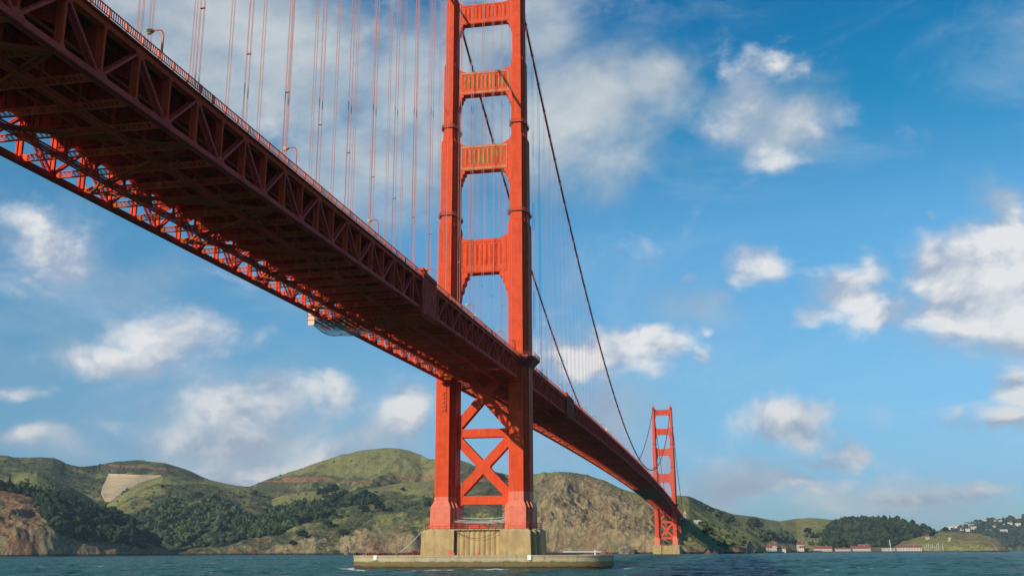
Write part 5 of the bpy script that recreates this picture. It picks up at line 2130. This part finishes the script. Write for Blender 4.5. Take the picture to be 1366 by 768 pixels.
def wood(name, label, poly, count, size, mat, seed, cones=0.15, dmin=0, dmax=9999, minz=3.0, gaps=0.32):
    rnd = random.Random(seed)
    us = [p[0] for p in poly]
    vs_ = [p[1] for p in poly]
    m = MB()
    got = 0
    tries = 0
    while got < count and tries < count * 9:
        tries += 1
        u = rnd.uniform(min(us), max(us))
        v = rnd.uniform(min(vs_), max(vs_))
        if not in_poly(u, v, poly):
            continue
        h = cast(u, v)
        if h is None or h.z < minz:
            continue
        d = (h - Vector(CAM)).length
        if not dmin < d < dmax:
            continue
        if gaps and float(fbm(np.array([h.x / 70.0]), np.array([h.y / 70.0]), seed, 3)[0]) < gaps - 0.5:
            continue
        s = size[0] + (size[1] - size[0]) * rnd.random() ** 1.6 * 1.15
        if rnd.random() < cones:
            V_, F_ = rnd.choice(CONES)
            s *= 0.95
        else:
            V_, F_ = rnd.choice(CROWNS)
        a = rnd.uniform(0, 6.28)
        ca, sa = math.cos(a), math.sin(a)
        zs = rnd.uniform(0.8, 1.3)
        m.add([(h.x + (p[0] * ca - p[1] * sa) * s, h.y + (p[0] * sa + p[1] * ca) * s, h.z - 0.25 * s + p[2] * s * zs) for p in V_], F_)
        got += 1
    tag(m.build(name, mat), label, 'woodland', kind='stuff')


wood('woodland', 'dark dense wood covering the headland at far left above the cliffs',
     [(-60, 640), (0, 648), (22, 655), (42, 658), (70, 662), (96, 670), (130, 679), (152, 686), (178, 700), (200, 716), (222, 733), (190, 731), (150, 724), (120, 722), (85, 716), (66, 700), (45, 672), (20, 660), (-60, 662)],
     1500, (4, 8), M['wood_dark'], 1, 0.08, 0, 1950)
wood('woodland', 'mixed green wood filling the valley between the dark headland and the green knoll',
     [(150, 690), (180, 682), (215, 672), (250, 665), (285, 664), (310, 676), (330, 690), (370, 680), (400, 672), (420, 672), (425, 690), (400, 700), (360, 712), (320, 722), (290, 730), (235, 730), (200, 712), (170, 697)],
     1900, (3.5, 8), M['wood_green'], 2, 0.06, 0, 2500)
wood('woodland', 'dark wood climbing the coastal slope left of the near tower',
     [(330, 710), (345, 700), (360, 690), (385, 678), (405, 668), (425, 668), (445, 662), (460, 662), (470, 668), (500, 664), (502, 672), (465, 676), (440, 688), (415, 694), (400, 700), (375, 712), (345, 718)],
     420, (4, 8.5), M['wood_dark'], 3, 0.1, 0, 2400)
wood('woodland', 'low scrubby trees sprinkled over the hills behind the bridge',
     [(150, 640), (330, 655), (430, 660), (500, 655), (560, 660), (560, 690), (470, 690), (400, 700), (300, 690), (150, 680), (-20, 650), (-20, 615), (60, 612), (150, 618), (260, 634), (330, 650), (420, 620), (520, 600), (560, 610)],
     650, (1.0, 3.2), M['wood_green'], 4, 0.0)
wood('woodland', 'rounded dark wooded knoll behind the far shore buildings',
     [(1100, 712), (1112, 704), (1118, 700), (1132, 696.5), (1156, 694.5), (1200, 700), (1240, 709), (1250, 713), (1225, 716), (1205, 722), (1190, 729), (1150, 730), (1100, 730)],
     1600, (6, 11), M['wood_dark'], 5, 0.03, 0, 3200, gaps=0)
wood('woodland', 'dark trees along the far shore between the red roofs',
     [(1005, 722), (1010, 714), (1030, 711), (1060, 711), (1090, 713), (1110, 716), (1110, 727), (1080, 727), (1050, 724), (1030, 720), (1015, 722)],
     130, (4, 8), M['wood_green'], 6, 0.15, 2300, 3200)
wood('woodland', 'dusky wood covering the distant hill at far right',
     [(1225, 716), (1250, 709), (1275, 705), (1292, 699), (1310, 696), (1335, 693), (1366, 691.5), (1440, 686), (1440, 733), (1225, 733)],
     2200, (6, 12), M['wood_dark'], 7, 0.0, 4000, 7000)
wood('woodland', 'sparse bushes on the green hillside right of the distant tower',
     [(925, 690), (960, 690), (1000, 700), (1020, 715), (1010, 728), (960, 730), (935, 715)],
     70, (2, 4), M['wood_green'], 8, 0.0, 0, 2700)
wood('woodland', 'patch of scrub in the fold of the hill right of the distant tower',
     [(935, 672), (950, 680), (975, 690), (980, 700), (962, 704), (945, 695)],
     45, (3, 5.5), M['wood_green'], 9, 0.0, 0, 2700)


TREE_MESH = {}


def tree(u, v, s, label, group=None, mat='wood_dark', tall=1.0):
    h = cast(u, v)
    if h is None:
        return
    rnd = random.Random(int(u * 31 + v * 7))
    t = thing('tree', label, 'tree', (h.x, h.y, h.z - 0.3), 0, group)
    m = MB()
    m.tube([(0, 0, -0.5), (0.1 * s, 0, s * 0.5), (0.05 * s, 0.08 * s, s * 1.0 * tall)], [s * 0.09, s * 0.07, s * 0.03], 6)
    for k in range(4):
        a = k * 1.6 + rnd.random()
        m.tube([(0.06 * s, 0, s * 0.45), (math.cos(a) * s * 0.5, math.sin(a) * s * 0.5, s * 0.95 * tall)], [s * 0.045, s * 0.02], 5)
    m.build('trunk', M['trunk'], t)
    m = MB()
    # many small leaf clumps through the crown's volume, leaving gaps
    for k in range(90):
        a = rnd.uniform(0, 6.28)
        el = rnd.uniform(-0.5, 1.0)
        rr = rnd.random() ** 0.4
        x = math.cos(a) * math.sqrt(max(0, 1 - el * el)) * s * 0.95 * rr
        y = math.sin(a) * math.sqrt(max(0, 1 - el * el)) * s * 0.95 * rr
        z = s * (0.85 + el * 0.75 * rr) * tall
        c = s * rnd.uniform(0.16, 0.30)
        V_, F_ = blob(rnd, c, c * 1.3, 0.6, 1)
        m.add([(p[0] + x, p[1] + y, p[2] + z) for p in V_], F_)
    m.build('crown', M[mat], t)


tl = [
    (263, 668, 11, 'round dark tree standing alone on the pale green knoll left of the bridge'),
    (233, 682, 8, 'round tree at the lower left foot of the pale green knoll'),
    (443, 660, 14, 'broad dark tree crowning the coastal ridge, left of a wider clump'),
    (430, 664, 13, 'tall dark tree on the coastal ridge at the left end of the ridge clump'),
    (486, 668, 13, 'wide flat-topped tree, largest of the clump on the coastal ridge left of the tower'),
    (496, 670, 10, 'rounded tree at the right end of the wide flat-topped clump'),
    (475, 672, 11, 'bushy tree tucked in front of the wide flat-topped clump'),
    (458, 667, 12, 'tall bushy tree between the two dark ridge clumps'),
    (506, 682, 10, 'dark tree by itself below the right end of the ridge clump'),
    (482, 682, 7, 'small round tree just under the ridge clump'),
    (571, 678, 8, 'single round tree on the open slope close to the near tower leg'),
    (537, 655, 5, 'small lone bush tree high on the slope below the road cut'),
    (457, 716, 8, 'round tree low on the slope above the sea cliff'),
    (437, 703, 8, 'dark shrubby tree on the rocky spur'),
    (403, 719, 9, 'big dark tree at the lower right tip of the wood'),
    (390, 728, 6, 'small round tree near the waterline below the wood'),
    (448, 690, 5, 'small tree beside the red rock outcrop'),
    (455, 692, 4.5, 'tiny tree right of the one beside the red rock outcrop'),
    (340, 660, 6, 'low dark tree on the crest of the pale green knoll'),
    (943, 712, 8, 'lone dark round tree on the green hillside right of the distant tower'),
    (1005, 705, 14, 'dark bushy tree in the dip of the green hills at right'),
    (1012, 706, 11, 'smaller dark tree right of the bushy one in the dip of the hills'),
    (973, 700, 12, 'dark tree on the shadowed fold of the right-hand hillside'),
    (1078, 712, 9, 'round tree on the green slope behind the tall cream house'),
    (1257, 709, 9, 'dark tree on the crest of the grassy point'),
    (1262, 709.5, 7, 'small tree right of the crest tree on the grassy point'),
]
for u, v, s, lab in tl:
    tree(u, v, s, lab)
for i, (u, v) in enumerate(((655, 641.0), (661, 641.0), (667, 641.0), (672, 641.5))):
    tree(u, v + 1.5, (9, 11, 10, 7)[i], ['leftmost', 'tallest', 'third from the left', 'rightmost'][i] + ' of the dark trees on the skyline seen through the tower legs')

print('objects', len(bpy.data.objects))
